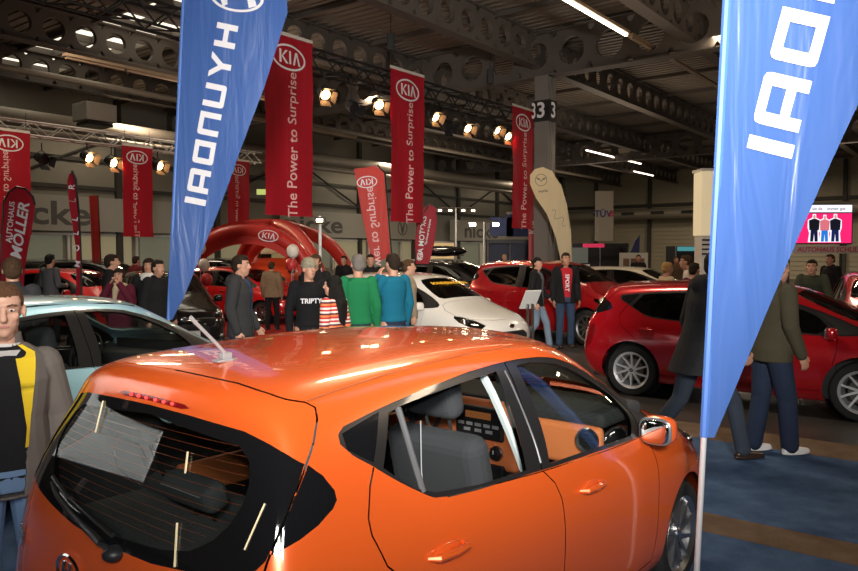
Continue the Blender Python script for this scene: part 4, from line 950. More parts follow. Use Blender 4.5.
    if shirt is not None and kind in ('jacket', 'coat'):
        cutw = shirt[1]; t2 = .014
        SB = [('loft', [(up((0, 0, .90)), .160+t2, .118+t2), (up((0, 0, 1.0)), .152+t2, .112+t2), (up((0, 0, 1.15)), .140+t2, .103+t2), (up((0, 0, 1.32)), .168+t2, .115+t2), (up((0, -.012, 1.42)), .150+t2, .100+t2*.8), (up((0, -.018, 1.475)), .078, .072)])]
        prims_to_mesh('sweater', SB, voxel, shirt[0], e, 2)
    elif shirt is not None:
        mats = [topm, shirt[0]] + ([shirt[2]] if len(shirt) > 2 else []); hw = shirt[1]
        Minv = Matrix.Rotation(LN, 3, 'X')
        def fn(c, n):
            yy = c[:, 1]-0*c[:, 2]; ax = np.abs(c[:, 0]); ww = hw*np.clip((c[:, 2]-.7)/.75, .25, 1.0)
            r = np.where((ax < ww) & (n[:, 1] > .15) & (c[:, 2] > .86), 1, 0)
            if len(mats) > 2: r = np.where((ax >= ww) & (ax < ww+.05) & (n[:, 1] > .0) & (c[:, 2] > 1.12), 2, r)
            return r
    garment = {'jacket': 'jacket', 'sweater': 'sweater', 'shirt': 'shirt', 'coat': 'coat', 'puffer': 'jacket'}[kind]
    G_ = prims_to_mesh(garment, TB, voxel, mats, e, 2, fn)
    if cutw:
        bm = bmesh.new(); bm.from_mesh(G_.data); V_ = Matrix.Rotation(LN, 3, 'X')
        wz = lambda z: cutw*(.55+.75*max(0, min(1, (z-.85)/.6)))
        bm.faces.ensure_lookup_table(); kill = []
        for f in bm.faces:
            c = f.calc_center_median()
            if c.y > .03 and abs(c.x) < wz(c.z) and f.normal.y > .05: kill.append(f)
        bmesh.ops.delete(bm, geom=kill, context='FACES')
        for _ in range(3):
            be = {v for ed in bm.edges if ed.is_boundary for v in ed.verts}
            bmesh.ops.smooth_vert(bm, verts=list(be), factor=.5, use_axis_x=True, use_axis_y=False, use_axis_z=False)
        rim = [(ed.verts[0].co.copy(), ed.verts[1].co.copy()) for ed in bm.edges if ed.is_boundary and min(ed.verts[0].co.z, ed.verts[1].co.z) > 1.02]
        bm.to_mesh(G_.data); bm.free()
        so = G_.modifiers.new('thick', 'SOLIDIFY'); so.thickness = .010; so.offset = -1
        if len(shirt) > 2 and rim:
            lm = MB()
            for sg in (-1, 1):
                zs_ = np.linspace(1.03, 1.47, 16); pts = []
                for z_ in zs_:
                    near = [p for p, q2 in rim if p.x*sg > 0 and abs(p.z-z_) < .02]
                    if near: c = sum(near, Vector())/len(near); pts.append((c, z_))
                for (c0, z0), (c1, z1) in zip(pts[:-1], pts[1:]):
                    w0 = .014+.075*max(0, (z0-1.12)/.34); w1 = .014+.075*max(0, (z1-1.12)/.34)
                    a0, a1 = c0+Vector((0, .006, 0)), c1+Vector((0, .006, 0)); b0, b1 = c0+Vector((-sg*w0, .016, 0)), c1+Vector((-sg*w1, .016, 0))
                    dd = Vector((0, -.006, 0)); lm.add([a0, b0, b1, a1, a0+dd, b0+dd, b1+dd, a1+dd], [(0, 1, 2, 3), (7, 6, 5, 4), (0, 4, 5, 1), (2, 6, 7, 3), (1, 5, 6, 2), (0, 3, 7, 4)])
            if lm.v: lm.build('jacket_lining', shirt[2], e, smooth=True)
    # hair
    hm = hairm(hair)
    def hfn_cut(o, fn):
        me = o.data; bm = bmesh.new(); bm.from_mesh(me); inv = HR.transposed()
        kill = [f for f in bm.faces if fn(inv@(f.calc_center_median()-hc))]
        bmesh.ops.delete(bm, geom=kill, context='FACES'); bm.to_mesh(me); bm.free()
    if hair_style != 'none':
        if hair_style == 'short': HB = [('ell', hd(0, -.018, .036), (.085, .102, .094), q), ('ell', hd(0, -.055, -.01), (.076, .062, .075), q), ('ell', hd(0, .035, .092), (.055, .045, .028), q)]
        elif hair_style == 'crop': HB = [('ell', hd(0, -.016, .034), (.081, .099, .091), q), ('ell', hd(0, -.05, -.01), (.073, .060, .066), q)]
        elif hair_style == 'bob': HB = [('ell', hd(0, -.020, .036), (.092, .106, .096), q), ('ell', hd(0, -.045, -.04), (.098, .080, .085), q)]
        elif hair_style == 'long': HB = [('ell', hd(0, -.020, .036), (.092, .106, .096), q), ('cap', hd(0, -.045, -.02), up((0, -.10, 1.42)), .086, .082), ('cap', up((.04, -.115, 1.42)), up((.055, -.135, 1.24)), .055, .022), ('cap', up((-.04, -.115, 1.42)), up((-.03, -.135, 1.20)), .055, .022), ('cap', up((.0, -.12, 1.40)), up((.01, -.145, 1.17)), .05, .02), ('cap', hd(.070, -.01, 0), up((.085, .0, 1.42)), .026, .022), ('cap', hd(-.070, -.01, 0), up((-.085, .0, 1.42)), .026, .022)]
        elif hair_style == 'bun': HB = [('ell', hd(0, -.018, .036), (.086, .103, .094), q), ('ell', hd(0, -.05, -.01), (.078, .062, .07), q), ('ell', hd(0, -.125, .05), (.05, .045, .05), q)]
        h = prims_to_mesh('hair', HB, min(voxel, .009), hm, e, 1)
        line = .072 if hair_style == 'crop' else (.064 if hair_style == 'short' else .055)
        def cut(p):
            if hair_style in ('long',): return p.y > .045 and p.z < line and p.z > -.2 and abs(p.x) < .068
            return (p.y > .035 and p.z < line) or (p.y > -.012 and p.z < .022 and hair_style in ('short', 'crop', 'bun')) or (p.z < -.075 and p.y > -.03 and hair_style != 'bob')
        hfn_cut(h, cut)
    for x_ in extras: x_(e, up, hd, q, dict(voxel=voxel, wL=wL, wR=wR, eL=eL, eR=eR))
    return e

def scarf(m, lab='scarf', big=1.0):
    def f(e, up, hd, q, k): prims_to_mesh('scarf', [('ell', up((0, .01, 1.485)), (.115*big, .10*big, .05)), ('ell', up((.01, .075, 1.44)), (.085*big, .055, .065)), ('ell', up((0, .05, 1.50)), (.10*big, .07, .035)), ('cap', up((.02, .11, 1.42)), up((.03, .13, 1.28)), .045*big, .035)], .009, m, e, 2)
    return f
def shirt_collar(m):
    def f(e, up, hd, q, k):
        cb = MB(); cb.lathe([(.072, 1.42), (.066, 1.478), (.071, 1.480), (.080, 1.42)], c=(0, -.012, 0), n=24); cb.prism([(-.050, 0), (0, -.085), (.050, 0)], 0, .006, Matrix.Translation((0, .098, 1.452))@Matrix.Rotation(R(66), 4, 'X'))
        cb.build('shirt_collar', m, e, smooth=True)
    return f
def beanie(m):
    def f(e, up, hd, q, k):
        h = prims_to_mesh('beanie', [('ell', hd(0, -.012, .055), (.092, .110, .098), q), ('ell', hd(0, -.015, .035), (.095, .113, .035), q)], .008, m, e, 1)
        bm = bmesh.new(); bm.from_mesh(h.data); bmesh.ops.delete(bm, geom=[f for f in bm.faces if f.calc_center_median().z < hd(0, 0, .015).z], context='FACES'); bm.to_mesh(h.data); bm.free()
    return f
def chest_text(body, size, m, zc=1.27, yoff=.145):
    def f(e, up, hd, q, k): text_mesh('print', body, size, m, e, Matrix.Translation(up((0, yoff, zc)))@Matrix.Rotation(R(180), 4, 'Z')@Matrix.Rotation(R(90), 4, 'X'), bold=.002)
    return f
BLK = fab('black', (.012, .012, .013)); CHAR = fab('charcoal', (.030, .030, .032), (.040, .040, .042)); JEANS = fab('jeans', (.022, .040, .080), (.045, .072, .125)); DJEANS = fab('dark_jeans', (.015, .022, .045), (.025, .035, .065)); LJEANS = fab('light_jeans', (.14, .19, .26), (.20, .26, .34))
WHITESHOE = mat('shoe_white', (.72, .70, .68), .5); BSHOE = mat('shoe_brown', (.035, .020, .014), .3)
# man close by on the left: open grey-brown jacket with a yellow lining
make_person('person', 'man at the left edge in an open grey-brown jacket with yellow lining', -1.80, 3.12, 143, 1.685, fab('grey_brown', (.13, .115, .105), (.16, .14, .125)), 'jacket', (fab('black_knit', (.014, .014, .016)), .085, fab('yellow_lining', (.78, .55, .03))), fab('washed_jeans', (.12, .20, .34), (.17, .27, .42)), hair='short', hair_style='crop', voxel=.006, skin=SKIN_P, headturn=8, headtilt=9, width=.98, pose=dict(shz=1.375), extras=(shirt_collar(fab('white_shirt', (.6, .58, .55))),))
make_person('person', 'man with grey-blond hair and dark jacket beyond the light blue car, left edge', -3.93, 6.98, 330, 1.77, CHAR, 'jacket', legs=BLK, hair='brown', voxel=.012)
make_person('person', 'man in a grey sweater seen from behind, between the red flags', -7.68, 15.0, 20, 1.80, fab('grey_knit', (.10, .10, .105)), 'sweater', legs=BLK, hair='black', voxel=.013, pose=dict(wrL=(-.16, .20, 1.12), wrR=(.16, .20, 1.12)))
make_person('person', 'man with dark hair in black, beside the woman photographing', -4.87, 11.35, 70, 1.80, BLK, 'jacket', legs=BLK, hair='dark', voxel=.012)
make_person('person', 'woman in a maroon jacket and beige scarf holding a small camera to her face', -4.42, 10.55, 175, 1.60, fab('maroon', (.09, .012, .025)), 'jacket', legs=BLK, hair='dark', hair_style='long', voxel=.011, pose=dict(elbL=(-.24, .14, 1.22), wrL=(-.07, .20, 1.50), elbR=(.24, .14, 1.22), wrR=(.07, .20, 1.50)),
            extras=(scarf(fab('beige_knit', (.42, .33, .21)), big=1.15),))
make_person('person', 'woman in a black coat with a white scarf, left of the tall blue flag', -4.2, 11.1, 170, 1.74, BLK, 'coat', legs=BLK, hair='dark', hair_style='long', voxel=.011, extras=(scarf(fab('white_knit', (.62, .60, .56)), big=1.2),), pose=dict(wrL=(-.10, .18, 1.05), wrR=(.10, .18, 1.08)))
make_person('person', 'person in black half behind the tall blue flag', -3.85, 10.5, 120, 1.72, BLK, 'coat', legs=BLK, hair='dark', voxel=.013)
make_person('person', 'man in a charcoal jacket with a bright blue zip edge, facing right', -2.22, 8.7, 96, 1.79, CHAR, 'jacket', (fab('blue_trim', (.02, .10, .32)), .022), DJEANS, hair='dark', voxel=.009, width=1.06, pose=dict(wrL=(-.25, .10, .90)), hood=True)
make_person('person', 'man in a black hoodie with white lettering and a patterned beanie', -1.46, 9.0, 160, 1.74, fab('black_hood', (.009, .009, .010)), 'sweater', legs=BLK, hair='brown', hair_style='crop', voxel=.009, headturn=-20, hood=True, extras=(beanie(mat('beanie_knit', (.36, .32, .22), .95, noise=(.12, .10, .07), nscale=55, bump=.5)), chest_text('TRIPTY', .082, WHITEINK, 1.24, .128)), width=1.06)
make_person('person', 'woman with long black hair and a red, white and orange striped sweater, seen from behind', -1.03, 7.95, 298, 1.57, stripes('knit_stripes', [(.50, .03, .03), (.72, .66, .60), (.50, .03, .03), (.75, .20, .06), (.10, .02, .03), (.72, .66, .60)], 7.5), 'sweater', legs=BLK, hair='black', hair_style='long', voxel=.009, headturn=-18)
make_person('person', 'grey-haired man in a green sweater seen from behind', -.86, 8.95, 352, 1.80, fab('green_knit', (.012, .15, .055)), 'sweater', legs=DJEANS, hair='grey', voxel=.009, width=.97, headturn=-14)
make_person('person', 'man in a teal sweater with a hand raised to his face, seen from behind', -.45, 9.25, 322, 1.81, fab('teal_knit', (.008, .115, .185)), 'sweater', legs=DJEANS, hair='dark', voxel=.009, width=1.0, pose=dict(elbL=(-.27, .10, 1.18), wrL=(-.10, .17, 1.46)))
make_person('person', 'woman in a brown fur jacket and boots standing on the red carpet', -3.72, 17.5, 10, 1.62, mat('fur_brown', (.17, .10, .055), .95, noise=(.26, .17, .10), nscale=30, bump=1), 'puffer', legs=BLK, hair='brown', hair_style='bun', voxel=.013)
make_person('person', 'person with brown hair in black behind the man with the beanie', -1.78, 11.6, 190, 1.80, BLK, 'jacket', legs=BLK, hair='brown', hair_style='bob', voxel=.012)
make_person('person', 'person with light brown hair just behind the man in teal', -.32, 11.3, 90, 1.72, fab('beige', (.28, .22, .15)), 'jacket', legs=BLK, hair='brown', voxel=.012)
make_person('person', 'woman in a black jacket and light jeans walking beside the white hatchback', 2.06, 14.1, 118, 1.74, BLK, 'jacket', (fab('grey_top', (.13, .13, .14)), .07), LJEANS, hair='black', hair_style='bun', voxel=.010, pose=dict(ankL=(-.10, .22, .085), ankR=(.10, -.24, .12), kneeL=(-.10, .16, .49), kneeR=(.10, .02, .48), wrL=(-.2, .16, .98)), headturn=25)
make_person('person', 'man in an open black jacket over a red shirt with white letters', 2.62, 14.2, 172, 1.83, BLK, 'jacket', (fab('red_shirt', (.42, .02, .03)), .085), JEANS, hair='dark', voxel=.009, width=1.03,
            extras=(lambda e, up, hd, q, k: text_mesh('print', 'SPORT', .105, WHITEINK, e, Matrix.Translation(up((0.02, .155, 1.20)))@Matrix.Rotation(R(180), 4, 'Z')@Matrix.Rotation(R(90), 4, 'X')@Matrix.Rotation(R(-90), 4, 'Z'), bold=.002),))
make_person('person', 'woman with short blonde hair and a cream top behind the dark red hatchback', 4.18, 13.0, 80, 1.66, fab('cream_top', (.50, .38, .26)), 'sweater', legs=BLK, hair='blond', voxel=.010)
make_person('person', 'dark-haired person in a maroon top next to the blonde woman', 4.30, 12.0, 60, 1.66, fab('maroon', (.09, .012, .025)), 'sweater', legs=BLK, hair='dark', voxel=.012)
make_person('person', 'man with a white collar bending behind the man in the long coat', 4.78, 13.3, 285, 1.80, fab('white_shirt', (.6, .58, .55)), 'shirt', legs=BLK, hair='brown', voxel=.012, lean=12)
# man in a long coat striding to the right, head behind the blue flag
make_person('person', 'man in a long dark grey coat and jeans striding right, head behind the blue flag', 2.36, 6.45, 78, 1.85, fab('coat_grey', (.026, .026, .028), (.036, .036, .038)), 'coat', legs=fab('slate_jeans', (.030, .040, .058), (.05, .062, .085)), shoe=BSHOE, hair='dark', voxel=.009, lean=13, width=1.04, coat_len=-.12,
            pose=dict(ankL=(-.10, -.40, .16), kneeL=(-.10, -.10, .49), toeL=-28, ankR=(.10, .36, .085), kneeR=(.10, .26, .50), elbL=(-.215, .0, 1.14), wrL=(-.20, .10, .92), elbR=(.25, .08, 1.15), wrR=(.22, .26, .98)), hood=True)
make_person('person', 'man in an olive jacket, dark rolled-up jeans and white shoes', 3.08, 6.62, 76, 1.80, fab('olive', (.050, .043, .026), (.066, .058, .036)), 'jacket', legs=DJEANS, shoe=WHITESHOE, hair='short', voxel=.009, lean=3, width=1.02,
            pose=dict(baggy=1.22, ankL=(-.09, -.10, .085), ankR=(.09, .13, .085), kneeR=(.09, .09, .5), elbR=(.222, -.01, 1.14), wrR=(.215, .12, .90)))
make_person('person', 'man in an olive-green sweater bending over papers beside the bright red car', 6.3, 12.1, 215, 1.78, fab('olive_green', (.05, .055, .035)), 'sweater', legs=BLK, hair='dark', voxel=.010, lean=24, pose=dict(elbL=(-.25, .12, 1.15), wrL=(-.12, .32, 1.0), elbR=(.25, .12, 1.15), wrR=(.12, .32, 1.0)))
make_person('person', 'person in a red and black jacket right of the man in olive', 6.05, 13.0, 120, 1.72, fab('red_black', (.20, .02, .02), (.02, .01, .01), 4), 'jacket', legs=BLK, hair='short', voxel=.012)
make_person('person', 'man in a black jacket behind the bright red car at the right edge', 9.0, 16.6, 250, 1.80, BLK, 'jacket', legs=BLK, hair='brown', voxel=.012)
ppr = tag(MB().box((0, 0, 0), (.30, .004, .42)).build('paper_sheet', mat('paper_white', (.75, .75, .72), .7)), 'white sheet held by the bending man in olive-green', 'paper'); ppr.location = (6.06, 11.72, 1.00); ppr.rotation_euler = (R(-35), 0, R(35))
# people in the far crowd
far = [(-8.6, 15.2, 200, 1.78, 'grey', 'man with grey hair in the far left crowd behind the red flag'), (-7.6, 19.2, 30, 1.75, 'dark', 'person in dark red beyond the man in black, far left crowd'), 
       (-2.25, 19.6, 200, 1.76, 'dark', 'person in black standing right of the red arch'), (2.87, 28.2, 150, 1.78, 'blond', 'fair-haired person behind the roof of the red sport utility car'), (3.86, 28.2, 160, 1.78, 'grey', 'bald-looking person right of the fair-haired one beyond the red roof'),
       (-1.2, 15.2, 170, 1.80, 'dark', 'person in black beyond the man in green'), (6.9, 24.4, 200, 1.78, 'dark', 'person in black behind the cream white car'), (8.0, 24.0, 170, 1.72, 'brown', 'person in dark brown right of the poster board'), (9.0, 24.3, 190, 1.80, 'dark', 'person in grey in front of the teal stand')]
cols = [CHAR, fab('dark_red', (.10, .015, .015)), BLK, CHAR, fab('brown_coat', (.09, .055, .035)), BLK, BLK, fab('brown_coat', (.09, .055, .035)), CHAR, BLK]
for (x, y, f_, h_, hr_, lab), tc_ in zip(far, cols): make_person('person', lab, x, y, f_, h_, tc_, 'jacket', legs=BLK, hair=hr_, voxel=.016, group='visitors in the far crowd')

# ================================================================ banners, flags, trusses, lamps
KRED = cloth_mat('banner_red', (.46, .012, .028)); FBLUE = cloth_mat('flag_blue', (.080, .175, .49), .40, .5, .34); CREAMF = cloth_mat('flag_cream', (.72, .63, .43), .4); SALMON = cloth_mat('flag_salmon', (.62, .075, .060), .45); FRED = cloth_mat('flag_red', (.45, .022, .040), .4)
PINKINK = mat('pale_pink_ink', (.70, .42, .42), .7); DARKINK = mat('dark_ink', (.05, .05, .055), .6)
def plane_M(o, xdir, ydir=(0, 0, 1)):
    x = Vector(xdir).normalized(); y = Vector(ydir).normalized(); z = x.cross(y); M = Matrix((x, y, z)).transposed().to_4x4(); M.translation = Vector(o); return M
def cloth(name, poly, M, m, parent=None, th=.004, wave=.02, wfreq=3.0, res=.12, wdir=0, hole=None):
    "flat outline turned into rippled fabric with a thickness"
    xs = [p[0] for p in poly]; ys = [p[1] for p in poly]; L = resample(poly, (res, res)); V = [Vector((round(a, 4), round(b, 4))) for a, b in L]; n = len(V); E = [(i, (i+1) % n) for i in range(n)]
    ar = np.array(L)
    gx = np.arange(min(xs)+res/2, max(xs), res); gy = np.arange(min(ys)+res/2, max(ys), res); G = np.array([(a, b) for a in gx for b in gy])
    G = G[inpoly(G, poly)]
    for g in G:
        if np.abs(ar-g).max(1).min() > res*.4: V.append(Vector((float(g[0]), float(g[1]))))
    v, e, f, *_ = delaunay_2d_cdt(V, E, [], 1, 1e-5); v = np.array([tuple(q) for q in v]); f = [t for t in f if len(t) == 3]
    W = max(xs)-min(xs)
    def zf(a, b): return wave*math.sin(a*wfreq*2*math.pi/W*(1)+b*.9)*(.6+.4*math.sin(b*1.3+a))+wave*.4*math.sin(b*4.1+a*2.2)
    vs = [M@Vector((a, b, zf(a, b))) for a, b in v]; k = len(vs); nz = (M.to_3x3()@Vector((0, 0, 1)))*th
    vs += [p-nz for p in vs]; cnt = {}
    for t in f:
        for a, b in ((t[0], t[1]), (t[1], t[2]), (t[2], t[0])): cnt[(min(a, b), max(a, b))] = cnt.get((min(a, b), max(a, b)), 0)+1
    fs = [tuple(t) for t in f]+[(t[0]+k, t[2]+k, t[1]+k) for t in f]+[(a, b, b+k, a+k) for (a, b), c in cnt.items() if c == 1]
    o = MB().add(vs, fs).build(name, m, parent, smooth=True); return o, zf
def on_cloth(o, M, zf, off=.004):
    "lay a flat mark (built in the cloth's own x, y) onto the ripples"
    me = o.data; inv = M.inverted()
    bm = bmesh.new(); bm.from_mesh(me); bmesh.ops.triangulate(bm, faces=bm.faces)
    for _ in range(2):
        long_ = [e for e in bm.edges if e.calc_length() > .12]
        if long_: bmesh.ops.subdivide_edges(bm, edges=long_, cuts=1); bmesh.ops.triangulate(bm, faces=bm.faces)
    bm.to_mesh(me); bm.free()
    for v in me.vertices:
        p = inv@v.co; p.z = zf(p.x, p.y)+off+max(0, p.z)*.5; v.co = M@p
    return o
def logo_kia(M, w, m, parent, zf, flip=False, ring=True):
    "oval ring with the letters K I and a barless A"
    h = w*.58; mb = MB(); n = 40; s = -1 if flip else 1
    if ring:
        vs = [(math.cos(2*math.pi*i/n)*w/2*k, math.sin(2*math.pi*i/n)*h/2*k2, z) for z in (0, .003) for k, k2 in ((1, 1), (.91, .85)) for i in range(n)]
        fs = []
        for i in range(n):
            j = (i+1) % n; fs += [(i, j, n+j, n+i), (2*n+i, 2*n+j, 3*n+j, 3*n+i), (i, j, 2*n+j, 2*n+i), (n+i, n+j, 3*n+j, 3*n+i)]
        mb.add(vs, fs)
    a = h*.25; t = w*.055
    def pr(poly): mb.prism([(s*x, y) for x, y in poly], 0, .003)
    x0 = -w*.29
    pr([(x0, -a), (x0+t, -a), (x0+t, a), (x0, a)]); pr([(x0+t, -.1*a), (x0+t*3.1, a), (x0+t*4.4, a), (x0+t*1.8, -.05*a+.1*a), (x0+t*4.6, -a), (x0+t*3.2, -a), (x0+t*1.1, -.05*a)])
    pr([(-t*.2, -a), (t*.8, -a), (t*.8, a), (-t*.2, a)])
    x1 = w*.21; pr([(x1-t*2.1, -a), (x1-t*1.0, -a), (x1+t*.1, a*.5), (x1+t*1.2, -a), (x1+t*2.3, -a), (x1+t*.7, a), (x1-t*.5, a)])
    o = mb.build('logo', m, parent); o.data.transform(M); return o
def kia_banner(u0, w, z0, h, v, label, flip=False, group=None):
    M = plane_M(uv(u0, v, z0), (UA[0], UA[1], 0)); e = empty('hanging_banner', uv(u0+w/2, v, z0), 0, label, 'banner')
    Mi = Matrix.Translation(-e.location)
    b, zf = cloth('banner_cloth', [(0, 0), (w, 0), (w, h), (0, h)], M, KRED, None, wave=.035, wfreq=1.6, res=.16); b.data.transform(Mi); b.parent = e
    hm = MB().prism([(0, h-.0), (w, h-.0), (w, h+.07), (0, h+.07)], -.012, .012, M).build('top_hem', mat('hem_white', (.55, .50, .46), .6), None); hm.data.transform(Mi); hm.parent = e
    rp = MB().bar(M@Vector((.1, h+.07, 0)), M@Vector((.1, h+.55, 0)), .006, 5).bar(M@Vector((w-.1, h+.07, 0)), M@Vector((w-.1, h+.55, 0)), .006, 5).build('hanging_cord', BLACK, None); rp.data.transform(Mi); rp.parent = e
    lg = logo_kia(M@Matrix.Translation((w/2, h*.885, .002)), w*.70, WHITEINK, None, zf, flip); on_cloth(lg, M, zf); lg.data.transform(Mi); lg.parent = e
    t = text_mesh('slogan', 'The Power to Surprise', h*.088, PINKINK, None, Matrix.Translation((w*(.56 if not flip else .44), h*.40, .002))@Matrix.Rotation(R(90 if not flip else -90), 4, 'Z'), flip=flip, bold=.002)
    t.data.transform(M); on_cloth(t, M, zf); t.data.transform(Mi); t.parent = e
    return e
kia_banner(10.02, 1.35, 2.61, 3.76, -12, 'nearest large red hanging banner with white oval logo, right of the tall blue flag')
kia_banner(13.97, 1.35, 2.61, 3.76, -12, 'large red hanging banner in the middle of the black truss')
kia_banner(19.79, 1.33, 2.61, 3.76, -12.05, 'farthest large red hanging banner, left of the numbered column')
kia_banner(8.2, 1.08, 2.32, 2.70, -20.7, 'small red hanging banner with reversed logo at the left edge', True)
kia_banner(11.9, 1.0, 2.32, 2.70, -20.7, 'small red hanging banner with reversed logo and curled lower corner, between two lamps', True)
kia_banner(15.66, .95, 2.32, 2.65, -20.7, 'small red hanging banner right of the tall blue flag, above the red arch', True)

def truss(u0, u1, v, z, sz, m, label, bay=.45, r=.030):
    e = empty('lighting_truss', uv((u0+u1)/2, v, z), HROT, label, 'truss'); L = u1-u0; h = sz/2; mb = MB()
    for a in (-h, h):
        for b in (-h, h): mb.bar((a, -L/2, b), (a, L/2, b), r, 8)
    mb.build('chord', m, e, smooth=True); n = int(L/bay); w = MB()
    for i in range(n):
        y0 = -L/2+i*L/n; y1 = y0+L/n; f = 1 if i % 2 else -1
        for a in (-h, h): w.bar((a, y0, -h*f), (a, y1, h*f), r*.62, 5); w.bar((-h*f, y0, a), (h*f, y1, a), r*.62, 5)
    w.build('lacing', m, e); return e
truss(5.5, 21.6, -12.5, 6.18, .42, BTR, 'black lighting truss carrying the three large red banners')
truss(2.0, 17.2, -20.95, 5.18, .36, SILV, 'silver lighting truss over the left side of the hall')
truss(40, 52, 8, 6.9, .5, SILV, 'silver truss far off at the upper right edge')
for u in (10.4, 14.4, 19.0):
    e = empty('chain_hoist', uv(u, -12.35, 6.4), 0, 'black chain hoist on the black truss '+{10.4: 'above the nearest banner', 14.4: 'above the middle banner', 19.0: 'next to the numbered column'}[u], 'hoist')
    MB().box((0, 0, .75), (.18, .18, .42)).build('hoist_body', BTR, e, bevel=.02); MB().bar((0, 0, .0), (0, 0, .6), .012, 6).bar((0, 0, .9), (0, 0, 2.3), .012, 6).build('chain', BTR, e)
    MB().bar((-.0, 0, .05), (.35*UA[0], .35*UA[1], -.2), .014, 6).bar((0, 0, .05), (-.35*UA[0], -.35*UA[1], -.2), .014, 6).build('sling', BTR, e)
WARM = glow('lamp_warm_glow', (1.0, .60, .26), 22); WARMDOOR = mat('barn_door_lit', (.30, .20, .12), .5, .3)  # doors of burning lamps coloured warm, as if their light fell on them
def par_can(loc, heading, tilt, label, lit=True, sz=1.0, power=0):
    e = empty('stage_lamp', loc, R(-heading), label, 'stage lamp', scale=sz); rot = R(-tilt)
    M = Matrix.Rotation(rot, 4, 'X')
    c = MB().lathe([(.05, -.30), (.11, -.26), (.125, 0), (.118, 0), (.11, -.02), (.09, -.2)], axis='Y', n=20); o = c.build('lamp_housing', BTR, e, smooth=True); o.data.transform(M)
    l = MB().lathe([(0, -.03), (.105, -.03), (.105, -.045), (0, -.045)], axis='Y', n=20).build('lamp_lens', WARM if lit else BLACK, e); l.data.transform(M)
    b = MB()
    for a, (dx, dz) in enumerate(((0, 1), (0, -1), (1, 0), (-1, 0))):
        c0 = Vector((dx*.125, 0, dz*.125)); c1 = Vector((dx*.20, .13, dz*.20)); t = Vector((dz, 0, dx))*.11; nn = (c1-c0).cross(t).normalized()*.004
        b.add([c0-t, c0+t, c1+t*1.2, c1-t*1.2]+[c0-t+nn, c0+t+nn, c1+t*1.2+nn, c1-t*1.2+nn], [(0, 1, 2, 3), (7, 6, 5, 4), (0, 4, 5, 1), (1, 5, 6, 2), (2, 6, 7, 3), (3, 7, 4, 0)])
    o = b.build('barn_doors', WARMDOOR if lit else BTR, e); o.data.transform(M)
    MB().tube([(-.14, -.1, 0), (-.14, -.1, .16), (0, -.1, .24), (.14, -.1, .16), (.14, -.1, 0)], .010, 6).bar((0, -.1, .24), (0, -.1, .42), .014, 6).build('yoke', BTR, e)
    if power:
        s = bpy.data.lights.new('stage_lamp_light', 'SPOT'); s.energy = power; s.color = (1, .72, .42); s.spot_size = R(60); s.spot_blend = .6; s.shadow_soft_size = .1
        so = bpy.data.objects.new('stage_lamp_light', s); COL.objects.link(so); so.parent = e; so.location = (0, .03, 0); so.rotation_euler = (R(90-tilt), 0, 0)
    return e
def u_of(px, v): r = (px-429)/F; return (-v*VB[0]+(-v)*(-VB[1])*r)/(UA[0]-UA[1]*r)
kl = [(327, 97, 1, 'below the nearest banner'), (355, 110, 0, 'unlit, between the nearest and middle banner'), (380, 107, 1, 'just left of the middle banner'), (436, 119, 1, 'just right of the middle banner'), (449, 128, 0, 'unlit, second right of the middle banner'), (468, 130, 1, 'third right of the middle banner'), (497, 132, 1, 'left one of the end pair'), (508, 138, 1, 'right one of the end pair')]
for px, py, on, lab in kl:
    u = u_of(px, -12.35); x, y, _ = uv(u, -12.35); z = H+(Y0-py)/F*y
    par_can((x, y, z), 150+random.uniform(-12, 12), 32, 'black stage lamp '+('lit ' if on else '')+'on the black truss, '+lab, on, 1.05, 260 if on else 0)
for px, py, on, lab in [(47, 161, 0, 'unlit one beside the left edge banner'), (92, 159, 1, 'first lit one right of the left banner'), (116, 164, 1, 'second lit one, touching the next banner'), (162, 167, 1, 'lit one just left of the blue flag')]:
    u = u_of(px, -20.95); x, y, _ = uv(u, -20.95); z = H+(Y0-py)/F*y
    par_can((x, y, z), 118, 22, 'black stage lamp on the silver truss, '+lab, on, 1.15, 200 if on else 0)

